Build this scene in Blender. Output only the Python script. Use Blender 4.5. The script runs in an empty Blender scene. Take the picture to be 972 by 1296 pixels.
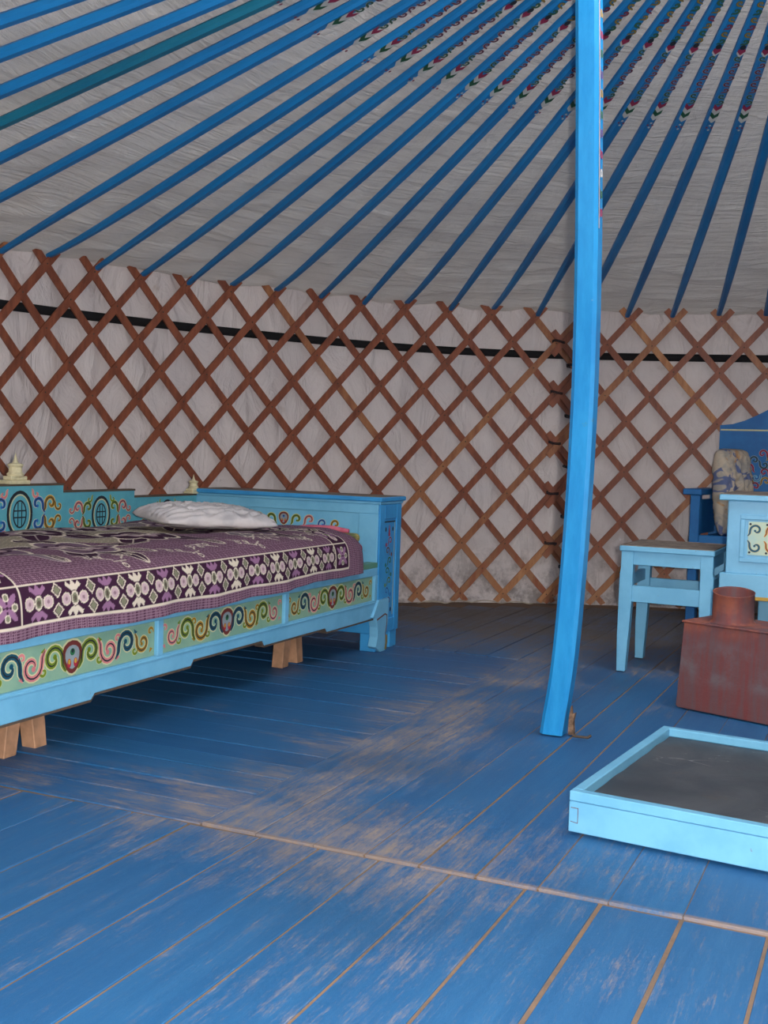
import bpy, bmesh, math, random
import numpy as np
from math import sin, cos, pi, radians
from mathutils import Vector, Matrix, noise

random.seed(7)
rng = np.random.default_rng(7)
scene = bpy.context.scene
COL = scene.collection

# ------------------------------------------------------------------ camera
F_PX, PITCH, ROLL, CAM_H = 1420.0, -0.0524, 0.0326, 0.70
_F = Vector((0, cos(PITCH), sin(PITCH)))
_U0 = Vector((0, -sin(PITCH), cos(PITCH)))
_R0 = Vector((1, 0, 0))
_R = _R0 * cos(ROLL) + _U0 * sin(ROLL)
_U = -_R0 * sin(ROLL) + _U0 * cos(ROLL)
cam_data = bpy.data.cameras.new('camera')
cam_data.sensor_fit = 'VERTICAL'
cam_data.sensor_height = 36.0
cam_data.sensor_width = 27.0
cam_data.lens = 36.0 * F_PX / 1296.0
cam_data.clip_start = 0.02
cam = bpy.data.objects.new('camera', cam_data)
COL.objects.link(cam)
m = Matrix.Identity(4)
for r in range(3):
    m[r][0], m[r][1], m[r][2] = _R[r], _U[r], -_F[r]
m[2][3] = CAM_H
cam.matrix_world = m
scene.camera = cam

# ------------------------------------------------------------------ light
world = bpy.data.worlds.new('sky')
scene.world = world
world.use_nodes = True
bg = world.node_tree.nodes['Background']
bg.inputs[0].default_value = (0.93, 0.96, 1.0, 1)
bg.inputs[1].default_value = 7.2          # daylight through the crown opening and the doorway

fl = bpy.data.lights.new('camera_flash', 'SPOT')   # the hand-held camera's own flash
fl.energy = 228
fl.spot_size = radians(118)
fl.spot_blend = 0.4
fl.shadow_soft_size = 0.012
fl.color = (1.0, 0.97, 0.95)
flo = bpy.data.objects.new('camera_flash', fl)
COL.objects.link(flo)
fm = m.copy()
off = _R * 0.055 + _U * 0.015
fm[0][3], fm[1][3], fm[2][3] = off.x, off.y, CAM_H + off.z
flo.matrix_world = fm

vs = scene.view_settings
vs.view_transform = 'Standard'
vs.look = 'None'
vs.exposure = 0.0
vs.gamma = 1.0
vs.use_curve_mapping = False

# ------------------------------------------------------------------ constants of the place
BETA = 0.4225                       # heading of the floor boards and the bed
GC = Vector((1.0067, 2.4929, 0.0))  # centre of the round tent
GR = 2.896                          # radius of the lattice
Z_TOP, Z_APEX = 1.367, 2.318
SLOPE = (Z_APEX - Z_TOP) / GR

def uv2w(u, v, z=0.0):
    return Vector((u * sin(BETA) + v * cos(BETA), u * cos(BETA) - v * sin(BETA), z))

def pol(r, th, z=0.0):
    return Vector((GC.x + r * sin(th), GC.y + r * cos(th), z))

# ------------------------------------------------------------------ material helpers
def lin(c):
    return tuple(((x / 255) / 12.92 if x / 255 <= 0.04045 else ((x / 255 + 0.055) / 1.055) ** 2.4) for x in c) + (1.0,)

class NT:
    def __init__(self, name):
        self.mat = bpy.data.materials.new(name)
        self.mat.use_nodes = True
        self.t = self.mat.node_tree
        self.bsdf = self.t.nodes['Principled BSDF']
    def n(self, typ, **kw):
        nd = self.t.nodes.new(typ)
        for k, v in kw.items():
            setattr(nd, k, v)
        return nd
    def l(self, a, b):
        self.t.links.new(a, b)
    def val(self, inp, x):
        if isinstance(x, (int, float, tuple)):
            inp.default_value = x
        else:
            self.l(x, inp)
    def math(self, op, a, b=0.0, c=None, clamp=False):
        nd = self.n('ShaderNodeMath', operation=op, use_clamp=clamp)
        self.val(nd.inputs[0], a); self.val(nd.inputs[1], b)
        if c is not None: self.val(nd.inputs[2], c)
        return nd.outputs[0]
    def mix(self, fac, a, b, mode='MIX'):
        nd = self.n('ShaderNodeMix', data_type='RGBA', blend_type=mode)
        self.val(nd.inputs[0], fac); self.val(nd.inputs[6], a); self.val(nd.inputs[7], b)
        return nd.outputs[2]
    def noise(self, vec, scale, detail=4, rough=0.6, dist=0.0):
        nd = self.n('ShaderNodeTexNoise')
        if vec is not None: self.l(vec, nd.inputs['Vector'])
        nd.inputs['Scale'].default_value = scale; nd.inputs['Detail'].default_value = detail
        nd.inputs['Roughness'].default_value = rough; nd.inputs['Distortion'].default_value = dist
        return nd.outputs[0]
    def step(self, x, lo, hi, a=0.0, b=1.0):
        nd = self.n('ShaderNodeMapRange', interpolation_type='SMOOTHSTEP')
        self.val(nd.inputs[0], x)
        nd.inputs[1].default_value = lo; nd.inputs[2].default_value = hi
        nd.inputs[3].default_value = a; nd.inputs[4].default_value = b
        return nd.outputs[0]
    def coord(self, kind='Object', scale=(1, 1, 1), rnd=False, rotz=0.0):
        if kind == 'World':
            src = self.n('ShaderNodeNewGeometry').outputs['Position']
        else:
            src = self.n('ShaderNodeTexCoord').outputs[kind]
        mp = self.n('ShaderNodeMapping')
        self.l(src, mp.inputs[0]); mp.inputs['Scale'].default_value = scale
        mp.inputs['Rotation'].default_value = (0, 0, rotz)
        if rnd:
            oi = self.n('ShaderNodeObjectInfo')
            cb = self.n('ShaderNodeCombineXYZ')
            self.l(self.math('MULTIPLY', oi.outputs['Random'], 37.0), cb.inputs[0])
            self.l(self.math('MULTIPLY', oi.outputs['Random'], 91.0), cb.inputs[1])
            self.l(cb.outputs[0], mp.inputs['Location'])
        return mp.outputs[0]
    def bump(self, h, strength=0.3, dist=0.01):
        nd = self.n('ShaderNodeBump')
        nd.inputs['Strength'].default_value = strength; nd.inputs['Distance'].default_value = dist
        self.l(h, nd.inputs['Height']); self.l(nd.outputs[0], self.bsdf.inputs['Normal'])
    def done(self, col, rough=0.5, spec=0.5):
        self.val(self.bsdf.inputs['Base Color'], col)
        self.val(self.bsdf.inputs['Roughness'], rough)
        self.bsdf.inputs['Specular IOR Level'].default_value = spec
        return self.mat

def paint(name, c, c2=None, chip=(120, 95, 75), amount=0.5, rough=0.45, stretch=(1, 1, 1), scale=9.0, spec=0.4):
    """brushed oil paint with fine grain, small stains and a few chips"""
    t = NT(name)
    co = t.coord('Object', stretch, rnd=True)
    c2 = c2 or tuple(int(x * 0.86) for x in c)
    n1 = t.noise(co, scale, 5, 0.65)
    col = t.mix(t.step(n1, 0.35, 0.7), lin(c), lin(c2))
    n2 = t.noise(co, scale * 5.5, 6, 0.7)
    col = t.mix(t.step(n2, 0.68 - 0.06 * amount, 0.78 - 0.03 * amount, 0, 0.8), col, lin(chip))
    t.bump(n2, 0.12, 0.002)
    return t.done(col, rough, spec)

def plain(name, c, rough=0.6, var=0.12, scale=30):
    t = NT(name)
    co = t.coord('Object')
    n = t.noise(co, scale, 3)
    col = t.mix(t.step(n, 0.3, 0.7), lin(c), lin(tuple(int(x * (1 - var)) for x in c)))
    return t.done(col, rough, 0.3)

# ------------------------------------------------------------------ materials
M = {}
M['light_blue'] = paint('light_blue_paint', (118, 184, 216), (106, 172, 206), amount=0.35, rough=0.42)
M['mid_blue'] = paint('mid_blue_paint', (62, 152, 208), (52, 138, 196), amount=0.3, rough=0.42)
def mat_post():
    t = NT('gloss_blue_post_paint')
    co = t.coord('Object', (1, 1, 0.22)); ci = t.coord('Object')
    n1 = t.noise(co, 26, 6, 0.7); n2 = t.noise(ci, 11, 5, 0.7); n3 = t.noise(t.coord('Object', (1, 1, 0.5)), 34, 6, 0.75)
    col = t.mix(t.step(n1, 0.3, 0.7), lin((44, 152, 212)), lin((30, 134, 198)))
    col = t.mix(t.step(n2, 0.66, 0.74, 0, 0.55), col, lin((88, 128, 120)))
    col = t.mix(t.step(n3, 0.67, 0.72, 0, 0.7), col, lin((150, 176, 186)))
    t.bump(n1, 0.12, 0.003)
    return t.done(col, 0.26, 0.5)
M['pole_blue'] = mat_post()
M['roof_blue'] = paint('roof_pole_blue_paint', (24, 122, 184), (22, 106, 164), chip=(40, 120, 140), amount=0.4, rough=0.4, stretch=(0.25, 1, 1), scale=9)
M['roof_teal'] = paint('roof_pole_teal_paint', (24, 112, 138), (20, 96, 128), chip=(60, 120, 120), amount=0.6, rough=0.4, stretch=(0.25, 1, 1), scale=9)
M['dark_blue'] = paint('dark_blue_paint', (38, 112, 174), (32, 98, 158), amount=0.2, rough=0.45)
M['teal_blue'] = paint('teal_blue_paint', (92, 168, 182), (82, 154, 172), amount=0.3, rough=0.5)
M['sea_green'] = paint('sea_green_paint', (138, 172, 146), (120, 160, 140), amount=0.3, rough=0.5)
M['rail_green'] = paint('worn_green_paint', (92, 138, 112), (80, 150, 150), amount=0.7, rough=0.55)
M['pale_panel'] = paint('pale_cream_paint', (190, 205, 178), (150, 195, 200), amount=0.3, rough=0.5)
M['edge_brown'] = plain('bare_brown_edge', (92, 78, 66), 0.8)
M['seat_dust'] = plain('dusty_worn_top', (146, 130, 118), 0.85, 0.25, 24)
M['cream'] = plain('cream_paint', (222, 212, 172), 0.5)
M['fresh_wood'] = plain('unpainted_pine', (198, 150, 116), 0.7, 0.2, 18)
M['wedge_wood'] = plain('weathered_pine', (150, 118, 92), 0.8, 0.45, 60)
M['black'] = plain('black_webbing', (26, 25, 27), 0.85)
M['twine'] = plain('dark_twine', (46, 42, 46), 0.9)
M['pale_twine'] = plain('pale_twine', (180, 168, 150), 0.9)
DECO = {'cream': (204, 202, 156), 'olive': (112, 134, 30), 'pink': (212, 128, 130), 'teal': (22, 82, 104), 'mustard': (168, 126, 24),
        'ink': (40, 44, 52), 'maroon': (112, 52, 46), 'white': (225, 222, 214), 'green': (48, 112, 72), 'red': (170, 44, 62), 'gold': (190, 150, 60),
        'sky': (110, 185, 225), 'violet': (110, 78, 140), 'orange': (204, 126, 40), 'blue': (40, 110, 190), 'chev_green': (32, 84, 60), 'rose': (176, 40, 84),
        'dull_green': (58, 100, 72), 'dull_gold': (140, 118, 60), 'dull_red': (128, 56, 76), 'mist': (140, 152, 156), 'pole_white': (188, 190, 186), 'pole_rose': (140, 44, 76)}
for k, c in DECO.items():
    M['d_' + k] = plain('ornament_' + k, c, 0.5, 0.06)

def mat_floor():
    t = NT('worn_blue_floor_paint')
    co = t.coord('Object', (13.0, 0.9, 9.0), rnd=True)       # plank runs along local y
    cm = t.coord('Object', (4.0, 1.0, 3.0), rnd=True)
    cw = t.coord('World', (1, 1, 1), rotz=BETA)             # x = v, y = u
    sep = t.n('ShaderNodeSeparateXYZ'); t.l(cw, sep.inputs[0])
    v, u = sep.outputs[0], sep.outputs[1]
    n1 = t.noise(co, 2.2, 6, 0.7)
    base = t.mix(t.step(n1, 0.3, 0.72), lin((38, 94, 142)), lin((48, 105, 152)))
    oi = t.n('ShaderNodeObjectInfo')
    base = t.mix(t.math('MULTIPLY', oi.outputs['Random'], 0.45), base, lin((36, 84, 134)))
    iso = t.noise(cw, 2.6, 5, 0.65)
    # bare, dusty zones where feet pass: along the seams between the floor sections
    d1 = t.math('ABSOLUTE', t.math('SUBTRACT', u, 1.79))
    b1 = t.step(d1, 0.0, 0.42, 1.0, 0.0)
    w1 = t.math('MULTIPLY', b1, t.math('MULTIPLY', t.step(v, -1.7, -1.0, 0.35, 1.0), t.step(v, -0.75, -0.2, 1, 0.15)))
    d2 = t.math('ABSOLUTE', t.math('SUBTRACT', v, -1.06))
    b2 = t.math('MULTIPLY', t.step(d2, 0.0, 0.36, 1.0, 0.0), t.step(u, 1.6, 1.75, 0, 0.8))
    far = t.step(u, 3.2, 4.3, 0.0, 0.8)
    near = t.step(u, 1.5, 1.75, 0.12, 0.0)
    zone = t.math('MAXIMUM', t.math('MAXIMUM', w1, b2), t.math('MAXIMUM', far, near))
    streak = t.noise(co, 4.0, 9, 0.8)
    fine = t.noise(co, 17.0, 9, 0.85)
    speck = t.noise(cm, 60.0, 4, 0.8)
    blot = t.noise(cm, 5.0, 8, 0.8)
    sc = t.math('ADD', t.math('MULTIPLY', streak, 0.35), t.math('MULTIPLY', fine, 0.30))
    sc = t.math('ADD', sc, t.math('ADD', t.math('MULTIPLY', blot, 0.25), t.math('MULTIPLY', iso, 0.25)))
    sc = t.math('ADD', sc, t.math('MULTIPLY', zone, 0.12))
    sc = t.math('ADD', sc, t.math('MULTIPLY', t.math('SUBTRACT', speck, 0.5), 0.16))
    wear = t.step(sc, 0.595, 0.78, 0, 0.85)
    tan = t.mix(t.step(iso, 0.35, 0.65), lin((150, 132, 114)), lin((178, 154, 128)))
    pale = t.step(fine, 0.52, 0.74, 0, 0.25)
    col = t.mix(pale, base, lin((104, 146, 176)))
    col = t.mix(wear, col, tan)
    # dirt packed along the step between the sections
    sm = t.math('MULTIPLY', t.step(t.math('ABSOLUTE', t.math('SUBTRACT', u, 1.742)), 0.003, 0.013, 1, 0), t.step(t.math('ADD', iso, t.math('MULTIPLY', speck, 0.3)), 0.42, 0.66, 0.10, 0.80))
    sm = t.math('MULTIPLY', sm, t.step(v, -1.18, -1.12))
    col = t.mix(sm, col, lin((146, 124, 104)))
    dark = t.step(t.noise(cw, 1.6, 3, 0.5), 0.5, 0.72, 0, 0.45)
    col = t.mix(dark, col, lin((40, 70, 98)))
    grime = t.math('MULTIPLY', t.step(u, 3.5, 4.6, 0.0, 0.85), t.step(t.math('ADD', iso, t.math('MULTIPLY', streak, 0.4)), 0.45, 0.75, 0.35, 1.0))
    col = t.mix(grime, col, lin((94, 88, 84)))
    t.bump(t.math('ADD', fine, speck), 0.2, 0.003)
    return t.done(col, t.math('ADD', t.math('MULTIPLY', wear, 0.3), 0.5), 0.3)
M['floor'] = mat_floor()

def mat_dust():
    t = NT('dusty_ground')
    cw = t.coord('World')
    n = t.noise(cw, 6, 6, 0.7)
    n2 = t.noise(cw, 40, 4, 0.7)
    col = t.mix(t.step(n, 0.3, 0.7), lin((142, 116, 94)), lin((112, 98, 88)))
    t.bump(n2, 0.4, 0.004)
    return t.done(col, 0.95, 0.1)
M['dust'] = mat_dust()

def mat_slat():
    t = NT('reddish_brown_lattice_wood')
    co = t.coord('Object', (6, 6, 1.2), rnd=True)
    oi = t.n('ShaderNodeObjectInfo')
    n = t.noise(co, 6, 6, 0.65)
    col = t.mix(t.step(n, 0.3, 0.7), lin((150, 86, 60)), lin((118, 66, 48)))
    pick = t.step(oi.outputs['Random'], 0.88, 0.94)
    col = t.mix(t.math('MULTIPLY', pick, 0.75), col, t.mix(t.step(n, 0.3, 0.7), lin((176, 122, 82)), lin((146, 90, 60))))
    sp = t.step(t.noise(co, 22, 3, 0.6), 0.66, 0.74, 0, 0.6)
    col = t.mix(sp, col, lin((84, 48, 38)))
    # lower ends are scuffed paler
    cw = t.coord('World'); sep = t.n('ShaderNodeSeparateXYZ'); t.l(cw, sep.inputs[0])
    low = t.math('MULTIPLY', t.step(sep.outputs[2], 0.10, 0.42, 0.5, 0.0), t.step(n, 0.35, 0.6))
    col = t.mix(low, col, lin((192, 144, 104)))
    t.bump(n, 0.15, 0.003)
    return t.done(col, 0.5, 0.35)
M['slat'] = mat_slat()

def mat_slat_pale():
    t = NT('unvarnished_lattice_wood')
    co = t.coord('Object', (6, 6, 1.2), rnd=True)
    n = t.noise(co, 6, 6, 0.65)
    col = t.mix(t.step(n, 0.3, 0.7), lin((190, 136, 94)), lin((158, 102, 68)))
    col = t.mix(t.step(t.noise(co, 22, 3, 0.6), 0.66, 0.74, 0, 0.6), col, lin((100, 64, 46)))
    return t.done(col, 0.6, 0.3)
M['slat_pale'] = mat_slat_pale()

def mat_wallcloth():
    t = NT('off_white_wall_cloth')
    cw = t.coord('World')
    sep = t.n('ShaderNodeSeparateXYZ'); t.l(cw, sep.inputs[0])
    n = t.noise(cw, 2.5, 5, 0.6)
    col = t.mix(t.step(n, 0.3, 0.7), lin((214, 203, 199)), lin((200, 190, 188)))
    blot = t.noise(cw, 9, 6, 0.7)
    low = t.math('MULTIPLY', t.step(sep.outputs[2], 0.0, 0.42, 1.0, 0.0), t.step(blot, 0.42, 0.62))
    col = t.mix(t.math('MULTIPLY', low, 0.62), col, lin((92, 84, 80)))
    st = t.math('MULTIPLY', t.step(t.noise(cw, 5, 4, 0.7), 0.66, 0.74, 0, 0.35), t.step(sep.outputs[2], 0.6, 1.1))
    col = t.mix(st, col, lin((160, 128, 100)))
    cs = t.coord('World', (4.5, 4.5, 2.0))
    wr = t.noise(cs, 2.0, 4, 0.5, 1.6)
    t.bump(wr, 0.8, 0.03)
    mixn = t.n('ShaderNodeMixShader'); tr_ = t.n('ShaderNodeBsdfTranslucent')
    t.l(col, tr_.inputs[0]); mixn.inputs[0].default_value = 0.006      # slight translucency added to brighten the wall cloth
    t.l(t.bsdf.outputs[0], mixn.inputs[1]); t.l(tr_.outputs[0], mixn.inputs[2])
    t.l(mixn.outputs[0], t.t.nodes['Material Output'].inputs[0])
    return t.done(col, 0.9, 0.1)
M['wall_cloth'] = mat_wallcloth()

def mat_roofcloth():
    t = NT('grey_white_roof_cloth')
    co = t.coord('UV', (3.0, 14.0, 1))
    co2 = t.coord('UV', (9.0, 4.0, 1))
    cw = t.coord('World')
    n = t.noise(cw, 1.7, 5, 0.6)
    col = t.mix(t.step(n, 0.3, 0.7), lin((214, 207, 200)), lin((200, 194, 189)))
    sp = t.step(t.noise(cw, 14, 4, 0.7), 0.70, 0.78, 0, 0.25)
    col = t.mix(sp, col, lin((140, 130, 118)))
    w = t.math('ADD', t.noise(co, 2.0, 6, 0.62, 1.2), t.math('MULTIPLY', t.noise(co2, 2.0, 5, 0.6, 0.6), 0.6))
    t.bump(w, 0.7, 0.025)
    mixn = t.n('ShaderNodeMixShader'); tr_ = t.n('ShaderNodeBsdfTranslucent')
    t.l(col, tr_.inputs[0]); mixn.inputs[0].default_value = 0.015      # daylight glow through the cloth, added to lift the roof's brightness
    t.l(t.bsdf.outputs[0], mixn.inputs[1]); t.l(tr_.outputs[0], mixn.inputs[2])
    t.l(mixn.outputs[0], t.t.nodes['Material Output'].inputs[0])
    return t.done(col, 0.92, 0.08)
M['roof_cloth'] = mat_roofcloth()

def mat_rust():
    t = NT('rusty_sheet_iron')
    co = t.coord('Object', (1.6, 1.0, 0.16))
    co1 = t.coord('Object')
    n = t.noise(co, 22, 6, 0.7)
    n1 = t.noise(co1, 9, 5, 0.6)
    sep = t.n('ShaderNodeSeparateXYZ'); t.l(co1, sep.inputs[0])
    col = t.mix(t.step(n, 0.3, 0.7), lin((118, 58, 56)), lin((98, 78, 80)))
    grey = t.math('MULTIPLY', t.step(n1, 0.42, 0.62), t.math('MULTIPLY', t.step(sep.outputs[2], 0.06, 0.10), t.step(sep.outputs[2], 0.17, 0.22, 1, 0)))
    col = t.mix(t.math('MULTIPLY', grey, 0.75), col, lin((108, 98, 100)))
    orange = t.math('MULTIPLY', t.step(sep.outputs[2], 0.20, 0.25), t.step(n1, 0.45, 0.65))
    col = t.mix(t.math('MULTIPLY', orange, 0.8), col, lin((160, 90, 66)))
    t.bump(t.noise(co1, 60, 5, 0.7), 0.3, 0.003)
    return t.done(col, 0.7, 0.35)
M['rust'] = mat_rust()

def mat_sheet():
    t = NT('sooty_sheet_metal')
    co = t.coord('Object')
    n = t.noise(co, 5, 6, 0.7, 0.6)
    col = t.mix(t.step(n, 0.3, 0.7), lin((62, 66, 72)), lin((86, 88, 92)))
    cs = t.coord('Object', (1, 4, 1))
    ridge = t.math('ABSOLUTE', t.math('SUBTRACT', t.noise(cs, 3.2, 2, 0.5, 1.2), 0.5))
    sc = t.math('MULTIPLY', t.step(ridge, 0.003, 0.010, 0.8, 0.0), t.step(t.noise(co, 4.0, 2), 0.52, 0.60))
    col = t.mix(sc, col, lin((150, 148, 146)))
    br = t.step(t.noise(co, 13, 5, 0.7), 0.58, 0.72, 0, 0.5)
    col = t.mix(br, col, lin((96, 84, 76)))
    t.bump(n, 0.4, 0.006)
    t.bsdf.inputs['Metallic'].default_value = 0.35
    return t.done(col, 0.55, 0.4)
M['sheet'] = mat_sheet()

def mat_fabric(name, c, c2, scale, rough=0.9, stretch=(1, 1, 1), bump=0.3):
    t = NT(name)
    co = t.coord('Object', stretch)
    n = t.noise(co, scale, 5, 0.6)
    col = t.mix(t.step(n, 0.4, 0.6), lin(c), lin(c2))
    t.bump(n, bump, 0.01)
    return t.done(col, rough, 0.15)
M['pillow'] = mat_fabric('pale_satin', (206, 198, 196), (190, 184, 184), 12, 0.55, (1, 1, 1), 0.35)
M['red_cloth'] = mat_fabric('red_mattress_cloth', (178, 42, 72), (150, 34, 60), 30)
M['yellow_quilt'] = mat_fabric('yellow_flowered_quilt', (196, 168, 96), (120, 122, 80), 26)
M['pink_trim'] = mat_fabric('pink_quilt_edge', (206, 110, 130), (190, 96, 118), 30)

def mat_cushion():
    t = NT('patterned_cushion_cloth')
    co = t.coord('Object')
    sep = t.n('ShaderNodeSeparateXYZ'); t.l(co, sep.inputs[0])
    n = t.noise(co, 14, 4, 0.6, 0.5)
    col = t.mix(t.step(n, 0.45, 0.6), lin((196, 180, 158)), lin((168, 160, 150)))
    n2 = t.noise(t.coord('Object', (1, 1, 0.45)), 13, 3, 0.6, 1.0)
    col = t.mix(t.step(n2, 0.54, 0.59, 0, 0.85), col, lin((70, 92, 142)))
    n3 = t.noise(t.coord('Object', (1, 1, 1), rotz=1.0), 9, 3, 0.6, 1.0)
    col = t.mix(t.step(n3, 0.60, 0.66, 0, 0.8), col, lin((190, 138, 84)))
    t.bump(n, 0.4, 0.01)
    return t.done(col, 0.7, 0.3)
M['cushion'] = mat_cushion()

def mat_cover():
    t = NT('woven_purple_bedcover')
    at = t.n('ShaderNodeVertexColor', layer_name='weave')
    co = t.coord('Object')
    t.bump(t.noise(co, 160, 2, 0.5), 0.25, 0.003)
    return t.done(at.outputs[0], 0.9, 0.1)
M['cover'] = mat_cover()

# ------------------------------------------------------------------ mesh helpers
def link(name, me, mats, parent=None, smooth=False):
    if not isinstance(mats, (list, tuple)): mats = [mats]
    if len(me.materials) == 0:
        for k in mats: me.materials.append(M[k] if isinstance(k, str) else k)
    if smooth:
        me.polygons.foreach_set('use_smooth', [True] * len(me.polygons))
    o = bpy.data.objects.new(name, me)
    COL.objects.link(o)
    if parent is not None: o.parent = parent
    return o

def from_bm(name, bm, mats, parent=None, smooth=False):
    bmesh.ops.recalc_face_normals(bm, faces=bm.faces)
    me = bpy.data.meshes.new(name)
    bm.to_mesh(me); bm.free()
    return link(name, me, mats, parent, smooth)

def add_box(bm, lo, hi, bevel=0.0, seg=1):
    lo, hi = Vector(lo), Vector(hi)
    c, s = (lo + hi) / 2, hi - lo
    g = bmesh.ops.create_cube(bm, size=1.0, matrix=Matrix.Translation(c) @ Matrix.Diagonal((s.x, s.y, s.z, 1)))
    if bevel > 0:
        es = set()
        for v in g['verts']: es.update(v.link_edges)
        bmesh.ops.bevel(bm, geom=list(es), offset=bevel, segments=seg, affect='EDGES', profile=0.5)

def box(name, lo, hi, mat, parent=None, bevel=0.003, seg=1):
    bm = bmesh.new(); add_box(bm, lo, hi, bevel, seg)
    return from_bm(name, bm, mat, parent)

def add_prism(bm, pts, axis, a, b):
    """polygon pts in the two other axes, extruded along axis from a to b"""
    def mk(p, w):
        if axis == 'x': return (w, p[0], p[1])
        if axis == 'y': return (p[0], w, p[1])
        return (p[0], p[1], w)
    A = [bm.verts.new(mk(p, a)) for p in pts]
    B = [bm.verts.new(mk(p, b)) for p in pts]
    n = len(pts)
    bm.faces.new(A); bm.faces.new(B[::-1])
    for i in range(n):
        bm.faces.new((A[i], A[(i + 1) % n], B[(i + 1) % n], B[i]))

def prism(name, pts, axis, a, b, mat, parent=None, bevel=0.0):
    bm = bmesh.new(); add_prism(bm, pts, axis, a, b)
    if bevel > 0:
        bmesh.ops.recalc_face_normals(bm, faces=bm.faces)
        bmesh.ops.bevel(bm, geom=list(bm.edges), offset=bevel, segments=1, affect='EDGES')
    return from_bm(name, bm, mat, parent)

def add_lathe(bm, prof, n=20, cx=0, cy=0):
    rings = []
    for r, z in prof:
        rings.append([bm.verts.new((cx + r * cos(2 * pi * i / n), cy + r * sin(2 * pi * i / n), z)) for i in range(n)])
    for a, b in zip(rings, rings[1:]):
        for i in range(n):
            bm.faces.new((a[i], a[(i + 1) % n], b[(i + 1) % n], b[i]))
    return rings

def add_tube(bm, pts, r, n=6, cap=True):
    pts = [Vector(p) for p in pts]
    rings = []
    for i, p in enumerate(pts):
        d = (pts[min(i + 1, len(pts) - 1)] - pts[max(i - 1, 0)]).normalized()
        a = d.cross(Vector((0, 0, 1)))
        if a.length < 1e-4: a = d.cross(Vector((1, 0, 0)))
        a.normalize(); b = d.cross(a)
        rr = r[i] if isinstance(r, (list, tuple)) else r
        rings.append([bm.verts.new(p + a * rr * cos(2 * pi * k / n) + b * rr * sin(2 * pi * k / n)) for k in range(n)])
    for A, B in zip(rings, rings[1:]):
        for k in range(n):
            bm.faces.new((A[k], A[(k + 1) % n], B[(k + 1) % n], B[k]))
    if cap:
        bm.faces.new(rings[0][::-1]); bm.faces.new(rings[-1])

def empty(name, loc, rz=0.0):
    o = bpy.data.objects.new(name, None)
    o.empty_display_size = 0.1
    o.location = loc; o.rotation_euler = (0, 0, rz)
    COL.objects.link(o)
    return o

def tag(o, label=None, cat=None, group=None, kind=None):
    if label: o['label'] = label
    if cat: o['category'] = cat
    if group: o['group'] = group
    if kind: o['kind'] = kind
    return o

# ------------------------------------------------------------------ painted ornament (thin paint films)
class Deco:
    """flat painted shapes in (a, b); layer k lies k * 0.25 mm proud of the board"""
    def __init__(self):
        self.v, self.f, self.mi, self.cols = [], [], [], []
    def _m(self, c):
        if c not in self.cols: self.cols.append(c)
        return self.cols.index(c)
    def ribbon(self, pts, w, c, layer=1, taper=True):
        pts = [Vector(p) for p in pts]; n = len(pts); k0 = len(self.v)
        for i, p in enumerate(pts):
            d = pts[min(i + 1, n - 1)] - pts[max(i - 1, 0)]
            if d.length < 1e-9: d = Vector((1, 0))
            d.normalize(); nn = Vector((-d.y, d.x))
            t = i / (n - 1)
            ww = w * (0.35 + 0.65 * min(1, 5 * t, 4 * (1 - t))) / 2 if taper else w / 2
            q1, q2 = p + nn * ww, p - nn * ww
            self.v += [(q1.x, q1.y, layer), (q2.x, q2.y, layer)]
        mi = self._m(c)
        for i in range(n - 1):
            a = k0 + 2 * i
            self.f.append((a, a + 1, a + 3, a + 2)); self.mi.append(mi)
    def poly(self, pts, c, layer=1):
        k0 = len(self.v)
        self.v += [(p[0], p[1], layer) for p in pts]
        self.f.append(tuple(range(k0, k0 + len(pts)))); self.mi.append(self._m(c))
    def disc(self, x, y, rx, ry, c, layer=1, n=12):
        self.poly([(x + rx * cos(2 * pi * i / n), y + ry * sin(2 * pi * i / n)) for i in range(n)], c, layer)
    def ring(self, x, y, rx, ry, w, c, layer=1, n=24):
        self.ribbon([(x + rx * cos(2 * pi * i / n), y + ry * sin(2 * pi * i / n)) for i in range(n + 1)], w, c, layer, False)
    def scroll(self, x, y, s, c, fx=1, fy=1, edge='cream', core='ink', turns=1.15, tail=True, w=0.34):
        """curl of radius s round (x, y)"""
        pts = []
        if tail:
            for i in range(5):
                k = i / 5
                pts.append((x + fx * (-1.35 + 0.45 * k) * s, y + fy * (-1.0 + 0.65 * k ** 1.5) * s))
        N = 18
        for i in range(N + 1):
            k = i / N
            a = pi + 0.25 - 2 * pi * turns * k
            r = s * (1 - 0.78 * k ** 0.9)
            pts.append((x + fx * r * cos(a), y + fy * r * sin(a)))
        if edge: self.ribbon(pts, s * (w + 0.20), edge, 1)
        self.ribbon(pts, s * w, c, 2)
        if core: self.ribbon(pts[1:-2], s * w * 0.30, core, 3)
        self.disc(pts[-1][0], pts[-1][1], s * 0.20, s * 0.20, c, 2, 8)
    def build(self, name, fn, parent, sh=0.00025):
        verts = [fn(a, b, l * sh) for a, b, l in self.v]
        me = bpy.data.meshes.new(name)
        me.from_pydata(verts, [], self.f)
        for c in self.cols: me.materials.append(M['d_' + c])
        me.polygons.foreach_set('material_index', self.mi)
        me.update()
        return link(name, me, [], parent)

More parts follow.
